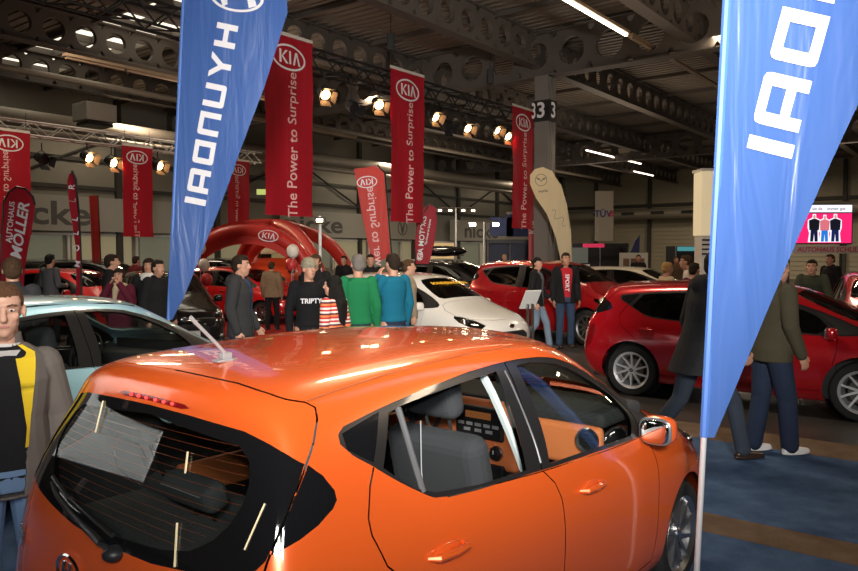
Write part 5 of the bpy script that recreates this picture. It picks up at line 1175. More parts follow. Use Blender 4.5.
# ---- feather flags
def block_letters(word, m, parent, M, em, gap, flip=True):
    "squared sans letters drawn with strokes of equal width; x runs along the word"
    t = .27; W = {'H': 1.08, 'Y': 1.2, 'U': 1.08, 'N': 1.08, 'D': 1.08, 'A': 1.1, 'I': .29}
    mb = MB(); x = 0
    def c(poly, holes=()):
        loops = [clean([(x+a*em, b*em) for a, b in poly])]+[clean([(x+a*em, b*em) for a, b in h]) for h in holes]
        flat = [p for l in loops for p in l]; tri = tess(loops); n = len(flat)
        vs = [(a, b, 0) for a, b in flat]+[(a, b, .002) for a, b in flat]; fs = [(p, r_, q) for p, q, r_ in tri]+[(p+n, q+n, r_+n) for p, q, r_ in tri]; k = 0
        for l in loops:
            for i in range(len(l)): fs.append((k+i, k+(i+1) % len(l), k+(i+1) % len(l)+n, k+i+n))
            k += len(l)
        mb.add(vs, fs)
    for ch in word:
        w = W[ch]
        if ch == 'H': c([(0, 0), (t, 0), (t, .39), (w-t, .39), (w-t, 0), (w, 0), (w, 1), (w-t, 1), (w-t, .62), (t, .62), (t, 1), (0, 1)])
        if ch == 'Y': c([(w/2-t/2, 0), (w/2+t/2, 0), (w/2+t/2, .42), (w, 1), (w-.29, 1), (w/2, .62), (.29, 1), (0, 1), (w/2-t/2, .42)])
        if ch == 'U': c([(.13, 0), (w-.13, 0), (w-.03, .04), (w, .14), (w, 1), (w-t, 1), (w-t, .22), (t, .22), (t, 1), (0, 1), (0, .14), (.03, .04)])
        if ch == 'N': c([(0, 0), (t, 0), (t, .78), (w-t, .78), (w-t, 0), (w, 0), (w, .86), (w-.03, .96), (w-.13, 1), (0, 1)])
        if ch == 'D': c([(0, 0), (w-.13, 0), (w-.03, .04), (w, .14), (w, .86), (w-.03, .96), (w-.13, 1), (0, 1)], [[(t, .22), (t, .78), (w-t, .78), (w-t, .22)]])
        if ch == 'A': c([(0, 0), (t, 0), (t, .26), (w-t, .26), (w-t, 0), (w, 0), (w, .86), (w-.03, .96), (w-.13, 1), (.13, 1), (.03, .96), (0, .86)], [[(t, .47), (t, .79), (w-t, .79), (w-t, .47)]])
        if ch == 'I': c([(0, 0), (w, 0), (w, 1), (0, 1)])
        x += (w+gap)*em
    o = mb.build('lettering', m, parent); L = x-gap*em
    if flip: o.data.transform(Matrix.Diagonal((1, -1, 1, 1)))
    o.data.transform(M); return o, L
def hyundai_flag(base, sc, label, lean_x, polywidth, tip, hT=5.1, bs=1.0):
    """tall feather flag seen from its back: base on the floor; flag plane faces the camera. local x right, y up"""
    e = empty('feather_flag', (base[0], base[1], 0), 0, label, 'flag')
    A = math.atan(lean_x); xd = (math.cos(A*0), 0, 0)
    Mw = plane_M((0, 0, 0), (1, 0, 0), (0, 0, 1))                   # local to the empty
    px_ = lambda h: lean_x*h
    W = polywidth
    poly = [(px_(tip), tip), (px_(tip)+.045, tip)]
    poly += [(px_(h)+w_, h) for h, w_ in W]
    poly += [(px_(hT-.12)+.55, hT-.10), (px_(hT)+.30, hT+.02), (px_(hT), hT-.06)]
    b, zf = cloth('flag_cloth', poly, Mw, FBLUE, e, wave=.024, wfreq=1.2, res=.09)
    sl = MB().tube([(px_(h), 0, h) for h in np.linspace(tip, hT-.05, 14)], .020, 8).build('pole_sleeve', mat('sleeve_blue', (.07, .17, .50), .5), e, smooth=True)
    MB().tube([(px_(h), .0, h) for h in np.linspace(.03, tip+.1, 4)], .0145, 10).build('pole', mat('pole_white', (.62, .62, .63), .35, .3), e, smooth=True)
    MB().lathe([(0, 0), (.22*bs, 0), (.22*bs, .03), (.03, .05), (.025, .16), (0, .16)], n=28).build('flag_base', STEEL, e, smooth=True)
    return e, Mw, zf, b
def put_letters(e, Mw, zf, word, start, ang, em, gap, back=True):
    # letters run downwards along direction ang (degrees from straight down, clockwise seen by the viewer), tops to the left
    d = Vector((-math.sin(R(ang)), -math.cos(R(ang)), 0)); u_ = Vector((-math.cos(R(ang)), math.sin(R(ang)), 0))   # reading direction, letter-up direction (to the left): mirrored writing
    L = Matrix((d, u_, Vector((0, 0, 1)))).transposed().to_4x4(); L.translation = Vector((start[0], start[1], 0))
    o, ln = block_letters(word, WHITEINK, e, Matrix(), em, gap, flip=False); o.data.transform(L); o.data.transform(Mw); on_cloth(o, Mw, zf, .006); return ln
def logo_h(e, Mw, zf, c, w, h, ang):
    mb = MB(); n = 44; vs = [(math.cos(2*math.pi*i/n)*w/2*k, math.sin(2*math.pi*i/n)*h/2*k2, z) for z in (0, .003) for k, k2 in ((1, 1), (.89, .85)) for i in range(n)]; fs = []
    for i in range(n):
        j = (i+1) % n; fs += [(i, j, n+j, n+i), (2*n+i, 2*n+j, 3*n+j, 3*n+i)]
    mb.add(vs, fs)
    a = w/2; b = h/2
    mb.prism([(.78*a, -.42*b), (.50*a, -.62*b), (.28*a, .60*b), (.45*a, .78*b)], 0, .003).prism([(-.78*a, .42*b), (-.50*a, .62*b), (-.28*a, -.60*b), (-.45*a, -.78*b)], 0, .003)
    mb.prism([(.45*a, .05*b), (.05*a, .16*b), (-.42*a, .12*b), (-.45*a, -.05*b), (-.05*a, -.16*b), (.42*a, -.12*b)], 0, .003)
    o = mb.build('logo', WHITEINK, e); o.data.transform(Matrix.Translation((c[0], c[1], 0))@Matrix.Rotation(R(ang), 4, 'Z')); o.data.transform(Mw); on_cloth(o, Mw, zf, .006)
e, Mw, zf, b = hyundai_flag((-2.893, 8.0), 1, 'tall blue feather flag on the left beyond the light blue car', .062, [(1.324, .157), (2.567, .582), (3.595, .908), (4.37, 1.113), (4.62, 1.09)], 1.09)
put_letters(e, Mw, zf, 'HYUNDAI', (.867, 4.22), 11.5, .228, .27); logo_h(e, Mw, zf, (.85, 4.535), .57, .33, -8)
e, Mw, zf, b = hyundai_flag((1.290, 3.53), 1, 'tall blue feather flag on the right, nearest the camera', .0364, [(1.582, .293), (2.15, .508), (2.566, .670), (3.0, .838), (3.8, 1.06), (4.25, 1.02)], .920, 4.7, .5)
put_letters(e, Mw, zf, 'HYUNDAI', (.875, 4.116), 13.3, .2245, .27)

def px_flag(name, label, poly, Y, m, edge_m=BTR, pole=None, cat='flag', wave=.02, group=None):
    "free-standing flag: outline in metres round its base, facing the camera"
    xs = [at(p[0], p[1], Y) for p in poly]; bx = at(pole[0], pole[1], Y)[0] if pole else xs[-1][0]
    e = empty(name, (bx, Y, 0), 0, label, cat, group); M = plane_M((0, 0, 0), (1, 0, 0), (0, 0, 1)); P2 = [(p[0]-bx, p[2]) for p in xs]
    b, zf = cloth('flag_cloth', P2, M, m, e, wave=wave, wfreq=1.2, res=max(.10, Y*.012)); return e, M, zf, P2, bx
def flag_pole(e, pts, r=.018, m=BTR): MB().tube(pts, r, 7).build('pole', m, e, smooth=True); MB().lathe([(0, 0), (.2, 0), (.2, .03), (.03, .05), (0, .05)], n=20).build('flag_base', BTR, e)
def ftext(e, M, zf, body, size, x, y, ang, m, flip=False, shear=0.0, bold=.002):
    t = text_mesh('lettering', body, size, m, e, Matrix.Translation((x, y, 0))@Matrix.Rotation(R(ang), 4, 'Z'), flip=flip, bold=bold, shear=shear); t.data.transform(M); on_cloth(t, M, zf, .006)
def loc2(px, py, Y, bx): p = at(px, py, Y); return p[0]-bx, p[2]
# salmon leaning flag
Y = 16.0; e, M, zf, P2, bx = px_flag('leaning_flag', 'salmon red leaning flag with reversed white oval logo, behind the teal man', [(354, 169), (376, 166), (384, 173), (387, 210), (391, 258), (372, 262), (362, 215)], Y, SALMON, pole=(394, 300))
flag_pole(e, [(0, 0, .02), (P2[4][0]+.02, 0, P2[4][1]), (P2[2][0]+.02, 0, P2[2][1]), (P2[1][0]+.03, 0, P2[1][1]+.02)])
x, y = loc2(367, 182, Y, bx); lg = logo_kia(Matrix.Translation((x, y, 0))@Matrix.Rotation(R(6), 4, 'Z'), .44, WHITEINK, e, zf, True); lg.data.transform(M); on_cloth(lg, M, zf, .006)
x, y = loc2(375, 226, Y, bx); ftext(e, M, zf, 'wer to Surprise', .27, x, y, -84, mat('pale_pink_ink', (.7, .42, .42), .7), flip=True)
for o in list(e.children):
    pass
# motors flag
Y = 20.0; e, M, zf, P2, bx = px_flag('round_top_flag', 'red round-topped flag beside the middle hanging banner', [(415, 264), (415, 240), (417, 222), (423, 208), (430, 204), (436, 208), (437, 222), (434, 244), (429, 264)], Y, FRED, pole=(420, 290))
flag_pole(e, [(0, 0, .02), (P2[0][0], 0, P2[0][1]), (P2[2][0], 0, P2[2][1]), (P2[4][0], 0, P2[4][1]+.02)])
x, y = loc2(422, 238, Y, bx); ftext(e, M, zf, 'KIA MOTORS', .20, x, y, 84, WHITEINK); x, y = loc2(428, 232, Y, bx); ftext(e, M, zf, 'The Power to Surprise', .075, x, y, 80, WHITEINK)
x, y = loc2(420, 256, Y, bx); lg = logo_kia(Matrix.Translation((x, y, 0))@Matrix.Rotation(R(80), 4, 'Z'), .26, WHITEINK, e, zf); lg.data.transform(M); on_cloth(lg, M, zf, .006)
# dealer flag at the left edge
Y = 13.0; e, M, zf, P2, bx = px_flag('round_top_flag', 'red round-topped dealer flag with large white lettering at the left edge', [(1, 300), (2, 240), (4, 203), (9, 193), (17, 188), (26, 190), (33, 198), (35, 206), (31, 235), (25, 270), (22, 300)], Y, FRED, pole=(2, 320))
flag_pole(e, [(0, 0, .02)]+[(P2[i][0]-.01, 0, P2[i][1]) for i in (0, 1, 2)]+[(P2[i][0], 0, P2[i][1]+.02) for i in (3, 4, 5, 6, 7)])
x, y = loc2(20.5, 231, Y, bx); ftext(e, M, zf, 'MÖLLER', .27, x, y, 80, WHITEINK, bold=.006, shear=.2); x, y = loc2(10.5, 222, Y, bx); ftext(e, M, zf, 'AUTOHAUS', .135, x, y, 84, WHITEINK)
Y = 12.0; e, M, zf, P2, bx = px_flag('slim_flag', 'slim dark-red flag turned nearly edge-on, second flag from the left', [(75, 310), (76, 250), (69, 205), (67, 182), (69, 174), (72, 172), (76, 180), (79, 215), (81, 260), (82, 310)], Y, FRED, pole=(81, 320))
flag_pole(e, [(0, 0, .02), (P2[-1][0], 0, P2[-1][1]), (P2[8][0], 0, P2[8][1]), (P2[7][0], 0, P2[7][1]), (P2[6][0], 0, P2[6][1]), (P2[5][0], 0, P2[5][1]+.02)])
for ch, (a, b_) in zip('RELLÖM', ((72, 187), (73, 200), (75.5, 219), (76.5, 233), (77.5, 248), (78, 264))): x, y = loc2(a, b_, Y, bx); ftext(e, M, zf, ch, .14, x, y, 80, WHITEINK)
Y = 25.5; e, M, zf, P2, bx = px_flag('slim_flag', 'orange-red slim flag behind the second flag from the left', [(92, 262), (90, 215), (89, 196), (98, 195), (100, 225), (101, 262)], Y, SALMON, pole=(97, 280))
flag_pole(e, [(0, 0, .02), (P2[5][0], 0, P2[5][1]), (P2[3][0], 0, P2[3][1])])
# cream flag with winged round emblem
Y = 19.6; e, M, zf, P2, bx = px_flag('round_top_flag', 'cream curved feather flag with a grey winged emblem, right of the farthest red banner', [(561, 262), (556, 238), (547, 214), (536, 198), (530, 184), (530, 175), (535, 169), (543, 167), (552, 171), (560, 184), (566, 205), (570, 230), (571, 262)], Y, CREAMF, pole=(571, 300))
flag_pole(e, [(0, 0, .02), (P2[12][0]+.01, 0, P2[12][1]), (P2[11][0]+.01, 0, P2[11][1]), (P2[10][0]+.01, 0, P2[10][1]), (P2[9][0]+.01, 0, P2[9][1])], m=CREAMF)
x, y = loc2(541, 180, Y, bx); mb = MB(); mb.lathe([(.145, 0), (.162, 0), (.162, .003), (.145, .003), (.145, 0)], n=30); mb.prism([(-.14, .07), (-.05, .05), (0, -.02), (.05, .05), (.14, .07), (.09, 0), (.04, .0), (0, -.06), (-.04, .0), (-.09, 0)], 0, .003)
lg = mb.build('logo', mat('grey_ink', (.22, .20, .15), .7), e); lg.data.transform(Matrix.Translation((x, y, 0))); lg.data.transform(M); on_cloth(lg, M, zf, .006)
x, y = loc2(543, 191, Y, bx); ftext(e, M, zf, 'mazda', .10, x, y, 6, mat('grey_ink', (.22, .20, .15), .7))
mb = MB(); pts = [(x_, .10*math.sin(x_*23)*(1-.3*math.cos(x_*9))) for x_ in np.linspace(-.26, .26, 34)]
mb.tube([(a, b, .004) for a, b in pts], .006, 5); sg_ = mb.build('signature', mat('grey_ink', (.22, .20, .15), .7), e); x, y = loc2(559, 218, Y, bx); sg_.data.transform(Matrix.Translation((x, y, 0))@Matrix.Rotation(R(-38), 4, 'Z')); sg_.data.transform(M); on_cloth(sg_, M, zf, .006)
# red pylon under the farthest banner
Y = 25.0; a = at(529, 190, Y); b_ = at(536, 256, Y)
e = empty('brand_pylon', ((a[0]+b_[0])/2, Y, 0), 0, 'narrow red upright pylon just below the farthest hanging banner', 'pylon'); MB().box((0, 0, a[2]/2), (.26, .12, a[2])).build('pylon_body', mat('pylon_red', (.40, .05, .06), .5), e, bevel=.02)
t = text_mesh('lettering', 'KIA', .3, WHITEINK, e, Matrix.Translation((0, -.065, 2.7))@Matrix.Rotation(R(90), 4, 'X')@Matrix.Rotation(R(90), 4, 'Z'))
# testing-company banner far right
Y = 42.0; a = at(595, 191, Y); b_ = at(613, 241, Y); wd, ht = b_[0]-a[0], a[2]-b_[2]
e = empty('hanging_banner', (a[0], Y, b_[2]), 0, 'pale grey hanging banner with small blue and red letters at the far wall', 'banner'); M = plane_M((0, 0, 0), (1, 0, 0)); b, zf = cloth('banner_cloth', [(0, 0), (wd, 0), (wd, ht), (0, ht)], M, cloth_mat('banner_grey', (.45, .40, .34), .3), e, wave=.04, wfreq=1, res=.3)
t = text_mesh('lettering', 'TÜV', .52, mat('ink_blue', (.02, .04, .20), .6), e, Matrix.Translation((wd*.44, ht*.54, 0)), bold=.012); t.data.transform(M); on_cloth(t, M, zf, .01)
t = text_mesh('lettering', 'e', .62, mat('ink_red', (.55, .03, .04), .6), e, Matrix.Translation((wd*.88, ht*.56, 0)), bold=.012); t.data.transform(M); on_cloth(t, M, zf, .01)
MB().bar((.1, 0, ht), (.1, 0, ht+1.2), .01, 5).bar((wd-.1, 0, ht), (wd-.1, 0, ht+1.2), .01, 5).build('hanging_cord', BLACK, e)
# long company banner on the left wall: the same name three times
wbm = mat('wall_banner_cloth', (.36, .35, .31), .8); wi = mat('wall_banner_ink', (.105, .105, .10), .8)
for i, (u, lab) in enumerate([(14.5, 'long pale wall banner with dark grey letters behind the left flags'), (31.5, 'long pale wall banner with dark grey letters right of the red arch'), (46.5, 'long pale wall banner with faint letters beside the bright flood lamps')]):
    L_ = 11.5; e = empty('wall_banner', uv(u, V0+.30, 2.72), 0, lab, 'banner'); M = plane_M((0, 0, 0), (UA[0], UA[1], 0))
    o = MB().prism([(-L_/2, 0), (L_/2, 0), (L_/2, 1.42), (-L_/2, 1.42)], -.01, .01).build('banner_cloth', wbm, e); o.data.transform(M)
    text_mesh('lettering', 'nicke', 1.3, wi, e, M@Matrix.Translation(({0: -.7, 1: -3.3, 2: -1.9}[i], .66, .012)), bold=.03, sx=(1.35, 1.6, 1.6)[i])
    if i == 1: mb = MB(); mb.lathe([(.40, 0), (.46, 0), (.46, .01), (.40, .01), (.40, 0)], n=30).prism([(-.22, .3), (-.12, .3), (0, -.05), (.12, .3), (.22, .3), (.06, -.35), (-.06, -.35)], 0, .01); o = mb.build('logo', wi, e); o.data.transform(M@Matrix.Translation((4.2, .7, .012)))
# red inflatable arch
ARED = mat('inflatable_red', (.50, .03, .02), .42, coat=.2)
e = empty('inflatable_arch', (-4.45, 18.1, 0), R(-3), 'red inflatable arch tent with a white oval logo over the display cars', 'arch')
def arch_pts(x0, y0, x1, y1, h, n=26): return [(x0+(x1-x0)*(.5-.5*math.cos(t)), y0+(y1-y0)*(.5-.5*math.cos(t)), h*math.sin(t)**.85) for t in np.linspace(0.0, math.pi, n)]
for nm, a, r in (('arch_tube', arch_pts(-1.9, 0, 1.9, 0, 2.38), .19), ('arch_tube', arch_pts(-1.9, 4.9, 1.9, 4.9, 2.5), .20), ('arch_tube', arch_pts(-1.95, 0, 1.9, 4.9, 2.62), .16), ('arch_tube', arch_pts(1.95, 0, -1.9, 4.9, 2.60), .16)):
    MB().tube(a, r, 14).build(nm, ARED, e, smooth=True)
rb = MB()                                              # flat lining between the crossing tubes, front face
pf = arch_pts(-1.9, 0, 1.9, 0, 2.38); po_ = [(p[0]*1.06, -.12, p[2]*1.07+.05) for p in pf]; pi_ = [(p[0]*.88, -.12, p[2]*.86) for p in pf]; n = len(pf)
rb.add(po_+pi_+[(p[0], -.04, p[2]) for p in po_+pi_], [(i, i+1, n+i+1, n+i) for i in range(n-1)]+[(2*n+i, 3*n+i, 3*n+i+1, 2*n+i+1) for i in range(n-1)]+[(i, 2*n+i, 2*n+i+1, i+1) for i in range(n-1)]+[(n+i, n+i+1, 3*n+i+1, 3*n+i) for i in range(n-1)])
rb.build('arch_skirt', ARED, e, smooth=True)
lg = logo_kia(Matrix(), .50, WHITEINK, e, None); lg.data.transform(Matrix.Translation((.60, -.24, 2.235))@Matrix.Rotation(R(8), 4, 'Y')@Matrix.Rotation(R(78), 4, 'X'))
WB = mat('balloon_white', (.70, .62, .55), .35); RB = mat('balloon_red', (.45, .03, .03), .3)
for i, (x, y, z, m, lab) in enumerate([(-5.14, 16.9, 1.55, WB, 'pale balloon low beside the left leg of the arch'), (-5.25, 17.0, 1.93, WB, 'pale balloon high beside the left leg of the arch'), (-5.05, 16.8, 1.22, RB, 'red balloon low at the left leg of the arch'), (-2.85, 15.5, 1.86, WB, 'pale balloon high inside the right of the arch'), (-2.9, 15.6, 1.58, RB, 'red balloon inside the right of the arch')]):
    b = empty('balloon', (x, y, z), 0, lab, 'balloon', 'balloons at the red arch'); MB().ball((0, 0, .0), (.13, .13, .15), 12).build('balloon_skin', m, b, smooth=True); MB().bar((0, 0, -.15), (0, 0, -z), .004, 4).build('string', WHITE, b)

# ================================================================ lamps, booths, screens
TUBE = glow('fluorescent_tube', (1.0, .86, .60), 9); TUBEP = glow('fluorescent_far', (1.0, .80, .62), 5)
def strip_light(u0, u1, v, z, label, m=TUBE, rail=0.0, w=.10):
    e = empty('strip_light', uv((u0+u1)/2, v, z), HROT, label, 'strip light'); L = u1-u0
    MB().box((0, rail/2, .06), (.16, L+rail, .07)).build('light_housing', mat('strip_housing', (.25, .18, .12), .5), e)
    n = max(1, int(L/1.55)); 
    for i in range(n): MB().bar((0, -L/2+L*i/n+.04, -.0), (0, -L/2+L*(i+1)/n-.04, -.0), .045, 8).build('tube', m, e)
    return e
strip_light(9.0, 17.9, -7.57, 7.28, 'bright fluorescent strip light high under the roof, upper right of the middle', rail=0)
e = strip_light(18.1, 20.0, -7.57, 7.28, 'dim end of the fluorescent strip running on behind the blue flag', mat('tube_off', (.30, .22, .15), .4)); 
MB().box((0, 4.5, .06), (.14, 8.5, .07)).build('light_rail', mat('strip_housing', (.25, .18, .12), .5), e)
strip_light(36, 43.5, -17.4, 7.25, 'far fluorescent strip light right of the numbered column', TUBEP)
strip_light(47.5, 51, -19.5, 7.3, 'farthest short fluorescent strip, left of the right blue flag', TUBEP)
strip_light(28, 31, 5.5, 7.25, 'short fluorescent strip light at the upper right edge', TUBEP)
strip_light(16, 24, -22.6, 6.9, 'unlit strip light rail over the left banners', mat('tube_off', (.30, .22, .15), .4))
strip_light(9, 17, -18.2, 6.6, 'unlit strip light rail behind the nearest hanging banner', mat('tube_off', (.30, .22, .15), .4))
FLOOD = glow('flood_white', (1.0, .80, .52), 40)
def lamp_pole(px, py, Y, label, heads, sz=.09, m=FLOOD, cat='lamp'):
    x, y, z = at(px, py, Y); e = empty('lamp_stand', (x, y, 0), 0, label, cat)
    MB().bar((0, 0, .03), (0, 0, z), .035, 10).build('pole', WHITE, e, smooth=True); MB().lathe([(0, 0), (.25, 0), (.25, .03), (.04, .06), (0, .06)], n=20).build('stand_base', STEEL, e)
    if len(heads) > 1: MB().bar((min(heads), 0, z), (max(heads), 0, z), .025, 8).build('cross_bar', STEEL, e)
    for h in heads:
        l = MB().box((h, 0, z-.10), (.26, .14, .15)).build('lamp_head', STEEL, e, bevel=.02); MB().box((h, -.075, z-.10), (sz*2, .01, sz)).build('lamp_glass', m, l)
    return e
lamp_pole(484, 222, 29.5, 'white pole with two very bright flood lamps, above the black estate car', (-.46, .46), .12)
lamp_pole(456, 208, 28.5, 'white pole with a bar of four small lamps, left of the bright floods', (-.62, -.22, .28, .66), .06, glow('small_lamp', (1, .75, .45), 12))
lamp_pole(320, 216, 16.6, 'white pole with one warm lamp right of the nearest red banner', (0,), .07, glow('small_lamp', (1, .75, .45), 12))
# lit cream advertising pillar beside the right blue flag
x, y, z = at(707, 172, 14.5); e = empty('light_pillar', (x+.05, y, 0), 0, 'tall cream lit advertising pillar just left of the right blue flag', 'pillar')
zb = at(707, 236, 14.5)[2]
MB().box((0, 0, (z+zb)/2), (.46, .46, z-zb)).build('light_box', mat('pillar_lit', (.62, .55, .38), .6, emit=(1, .82, .50), es=.42), e, bevel=.02); MB().box((0, 0, zb/2), (.40, .40, zb)).box((0, 0, z+.02), (.50, .50, .05)).build('pillar_base', WHITE, e)
st = MB(); [st.box((0, -.203, zb-.08-.09*i), (.40, .01, .03)) for i in range(4)]; st.build('pillar_stripe', BLACK, e)
# LED screen with three figures on pink
Y = 17.5; a = at(768, 205, Y); b_ = at(850, 243, Y); W_, H_ = b_[0]-a[0], a[2]-b_[2]; cx, cz = (a[0]+b_[0])/2, b_[2]
e = empty('led_screen', (cx, Y, cz), R(-4), 'large glowing pink screen with a white top band at the right edge', 'screen')
MB().box((0, .08, H_/2), (W_+.06, .12, H_+.06)).build('screen_housing', BLACK, e, bevel=.01)
MB().box((0, .015, H_*.39), (W_, .01, H_*.78)).build('screen_image', glow('screen_pink', (.95, .02, .16), 1.15), e); MB().box((0, .015, H_*.905), (W_, .01, H_*.19)).build('screen_band', glow('screen_white', (.92, .90, 1), 1.15), e)
t = text_mesh('screen_lettering', 'wir sind für sie da    immer gut', .10, mat('screen_ink', (.1, .1, .2), .6), e, Matrix.Translation((.2, .005, H_*.9))@Matrix.Rotation(R(90), 4, 'X'))
def figure(x, h, top_c, leg_c, w):
    s = MB(); s.prism([(x-w*.62, h*.03), (x+w*.62, h*.03), (x+w*.5, h*.35), (x+w*.68, h*.55), (x+w*.66, h*.82), (x+w*.2, h*.90), (x+w*.17, h*1.03), (x-w*.17, h*1.03), (x-w*.2, h*.90), (x-w*.66, h*.82), (x-w*.68, h*.55), (x-w*.5, h*.35)], 0, .003)
    o = s.build('figure_outline', glow('screen_white', (.92, .90, 1), 1.15), e); o.data.transform(Matrix.Translation((0, .009, 0))@Matrix.Rotation(R(90), 4, 'X'))
    for poly, c, nm in (([(x-w*.5, h*.46), (x+w*.5, h*.46), (x+w*.56, h*.80), (x+w*.15, h*.86), (x-w*.15, h*.86), (x-w*.56, h*.80)], top_c, 'figure_top'), ([(x-w*.40, h*.05), (x-w*.08, h*.05), (x, h*.34), (x+w*.08, h*.05), (x+w*.40, h*.05), (x+w*.36, h*.46), (x-w*.36, h*.46)], leg_c, 'figure_trousers'),
                         ([(x+math.cos(k*.5236)*w*.13, h*.93+math.sin(k*.5236)*h*.075) for k in range(12)], (.75, .42, .30), 'figure_head')):
        o = MB().prism(poly, 0, .003).build(nm, glow('screen_%s_%.2f%.2f%.2f' % (nm, *c), c, 1.0), e); o.data.transform(Matrix.Translation((0, .004, 0))@Matrix.Rotation(R(90), 4, 'X'))
figure(.12, H_*.74, (.01, .01, .015), (.01, .012, .05), .22); figure(.36, H_*.72, (.75, .18, .22), (.02, .22, .75), .20); figure(.60, H_*.74, (.01, .01, .02), (.01, .02, .10), .22)
MB().bar((-W_*.4, .1, -.0), (-W_*.4, .1, -cz+.02), .03).bar((W_*.4, .1, 0), (W_*.4, .1, -cz+.02), .03).build('screen_stand', BTR, e)
# fascia of the dealer stand
Y = 16.6; a = at(786, 246, Y); b_ = at(905, 253.5, Y); e = empty('stand_fascia', (a[0], Y, b_[2]), R(-3), 'long pale fascia board with red dealer lettering under the pink screen', 'sign')
L_ = b_[0]-a[0]; h_ = a[2]-b_[2]; MB().box((L_/2, 0, h_/2), (L_, .05, h_)).build('fascia_board', mat('fascia_grey', (.48, .43, .40), .6), e)
text_mesh('lettering', 'AUTOHAUS SCHULZE AG', .15, mat('ink_red', (.55, .03, .04), .6), e, Matrix.Translation((1.1, -.03, h_/2))@Matrix.Rotation(R(90), 4, 'X'), bold=.002, shear=.15)
MB().bar((.1, .1, 0), (.1, .1, -b_[2]), .03).bar((L_-.1, .1, 0), (L_-.1, .1, -b_[2]), .03).build('fascia_post', BTR, e)
# white board with three photographs
Y = 25.0; a = at(619.5, 253, Y); b_ = at(647.5, 270, Y); W_, H_ = b_[0]-a[0], a[2]-b_[2]
e = empty('poster_board', ((a[0]+b_[0])/2, Y, 0), 0, 'white board with three dark pictures above the cream white car', 'board'); MB().box((0, 0, (a[2]+.02)/2), (W_, .06, a[2])).build('board_panel', mat('board_white', (.50, .47, .42), .6), e)
for i in range(3): MB().box((-W_*.27+W_*.27*i, -.035, b_[2]+H_*.42), (W_*.21, .01, H_*.52)).build('picture', mat('picture_dark', (.03, .025, .022), .5, noise=(.30, .16, .10), nscale=9), e)
# black booth with a pink fascia
def booth(px0, px1, py0, py1, Y, label, m, fas=None, screens=()):
    a = at(px0, py0, Y); b_ = at(px1, py1, Y); W_ = b_[0]-a[0]; z1 = a[2]
    e = empty('exhibition_booth', ((a[0]+b_[0])/2, Y, 0), 0, label, 'booth'); MB().box((0, 1.0, z1/2), (W_, .06, z1)).box((-W_/2, .5, z1/2), (.06, 1.0, z1)).box((W_/2, .5, z1/2), (.06, 1.0, z1)).build('booth_wall', m, e)
    n = max(2, int(W_/1.0)); pp = MB()
    for i in range(n+1): p_ = MB().bar((-W_/2+W_*i/n, 0, 0), (-W_/2+W_*i/n, 0, z1), .025, 8).build('booth_post', ALU, e, smooth=True)
    f = MB().box((0, 0, z1-.10), (W_, .06, .16)).build('booth_fascia', BLACK, e)
    if fas: MB().box((W_*fas[0], -.04, z1-.10), (W_*fas[1], .02, .15)).build('fascia_panel', fas[2], f)
    for (fx, fz, w_, h_, mm) in screens: MB().box((W_*fx, -.06, fz), (w_, .04, h_)).build('booth_screen', mm, e)
    return e
booth(572, 628, 243, 270, 29, 'black exhibition booth with a pink fascia strip below the far pale banner', mat('booth_black', (.012, .011, .013), .5), (-.12, .38, mat('fascia_pink', (.60, .03, .10), .5, emit=(1, .05, .15), es=.35)), [(-.38, 1.75, .7, .6, mat('booth_poster', (.25, .30, .30), .5)), (-.3, 1.2, .5, .4, WHITE)])
booth(676, 716, 246, 270, 26, 'dark booth with a teal lit header, far right beside the lit pillar', mat('booth_dark', (.015, .02, .025), .5), (0, .95, glow('header_teal', (.10, .38, .40), .7)), [(0, 1.2, 1.0, .5, mat('booth_poster', (.25, .30, .30), .5))])
booth(488, 532, 239, 262, 30, 'dark blue booth behind the black estate car with silver posts', mat('booth_navy', (.012, .015, .045), .5), None, [(-.2, 2.9, .95, .75, mat('sign_navy', (.02, .03, .12), .5)), (.22, 2.95, 1.1, .9, mat('sign_navy', (.02, .03, .12), .5))])
x, y, z = at(510, 212, 32.5); tag(MB().box((x, y, z/2), (.28, .28, z)).build('sign_pillar', mat('pillar_grey_white', (.42, .38, .34), .6), bevel=.01), 'slim pale pillar rising above the dark blue booth', 'pillar')
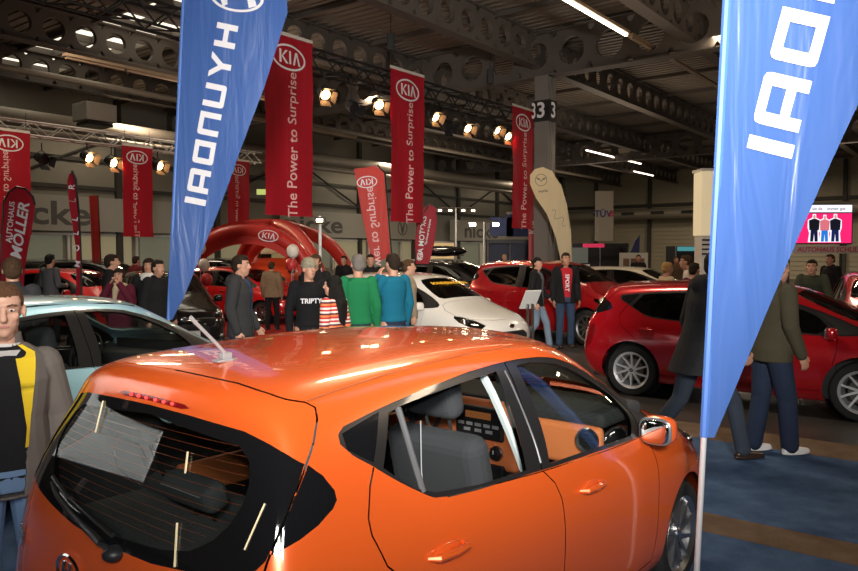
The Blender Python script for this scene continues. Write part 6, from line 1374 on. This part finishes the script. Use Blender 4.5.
# sail-shaped sign by the booth, info stand, shelving
x, y, z = at(634, 245, 27); e = empty('sail_sign', (x, y, 0), 0, 'small dark sail-shaped sign right of the pink-topped booth', 'sign'); s_ = MB().prism([(-.18, 1.75), (.2, 1.75), (.2, 2.5), (.05, 2.3)], -.02, .02).build('sign_panel', mat('sign_navy', (.02, .03, .12), .5), e); s_.data.transform(Matrix.Rotation(R(90), 4, 'X')); MB().bar((0, 0, 0), (0, 0, 1.8), .02).build('sign_post', ALU, e)
x, y, _ = at(530, 345, 13.0); e = empty('information_stand', (x, y, 0), R(-160), 'slim white price stand with a tilted panel beside the walking woman', 'stand')
MB().box((0, 0, .015), (.34, .34, .03)).build('stand_foot', ALU, e, bevel=.005); MB().box((-.05, 0, .46), (.03, .05, .92)).box((.05, 0, .46), (.03, .05, .92)).build('stand_post', ALU, e)
p = MB().box((0, 0, 0), (.30, .42, .025)).build('stand_panel', mat('stand_panel_white', (.70, .70, .68), .5), e, bevel=.005); p.location = (0, 0, 1.0); p.rotation_euler = (R(52), 0, 0)
q = MB(); [q.box((0, .15-.04*i, .014), (.24-.05*(i % 3), .012, .002)) for i in range(8)]; q.build('printed_line', DARKINK, p)
# heater box under the left beams
e = empty('ceiling_heater', uv(13.5, -25.2, 6.4), HROT, 'grey warm-air heater box hanging under the beams at upper left', 'heater')
MB().box((0, 0, .3), (1.0, 1.1, .62)).build('heater_body', mat('heater_grey', (.30, .27, .23), .5), e, bevel=.03); MB().box((0, 0, -.10), (.8, .9, .1)).build('air_outlet', BLACK, e); MB().add([], []); [MB().bar((q_, 0, .6), (q_, 0, 2.0), .015).build('hanger_rod', STEEL, e) for q_ in (-.4, .4)]
x, y, z = at(262, 192, 30); tag(MB().box((x, y, z), (.42, .06, .22)).build('exit_sign', mat('exit_yellow_green', (.3, .4, .1), .5, emit=(.75, .85, .25), es=.6)), 'small lit yellow-green escape sign left of the nearest hanging banner', 'sign')

e = empty('reflection_board', (-3.75, 3.55, 0), R(12), 'plain white board added left of the view to be mirrored in the rear glass', 'board')  # unseen board added to give the pale reflection in the orange car's rear window
MB().box((0, -.05, 1.98), (.04, 1.5, 1.35), rot=Euler((R(-17), 0, 0))).build('board_panel', mat('reflection_board_white', (.74, .78, .78), .6), e, bevel=.004); MB().box((0, -.5, .64), (.04, .04, 1.28)).box((0, .5, .64), (.04, .04, 1.28)).box((0, -.5, .01), (.5, .06, .02)).box((0, .5, .01), (.5, .06, .02)).build('board_leg', ALU, e)  # panel and legs of the added reflection board
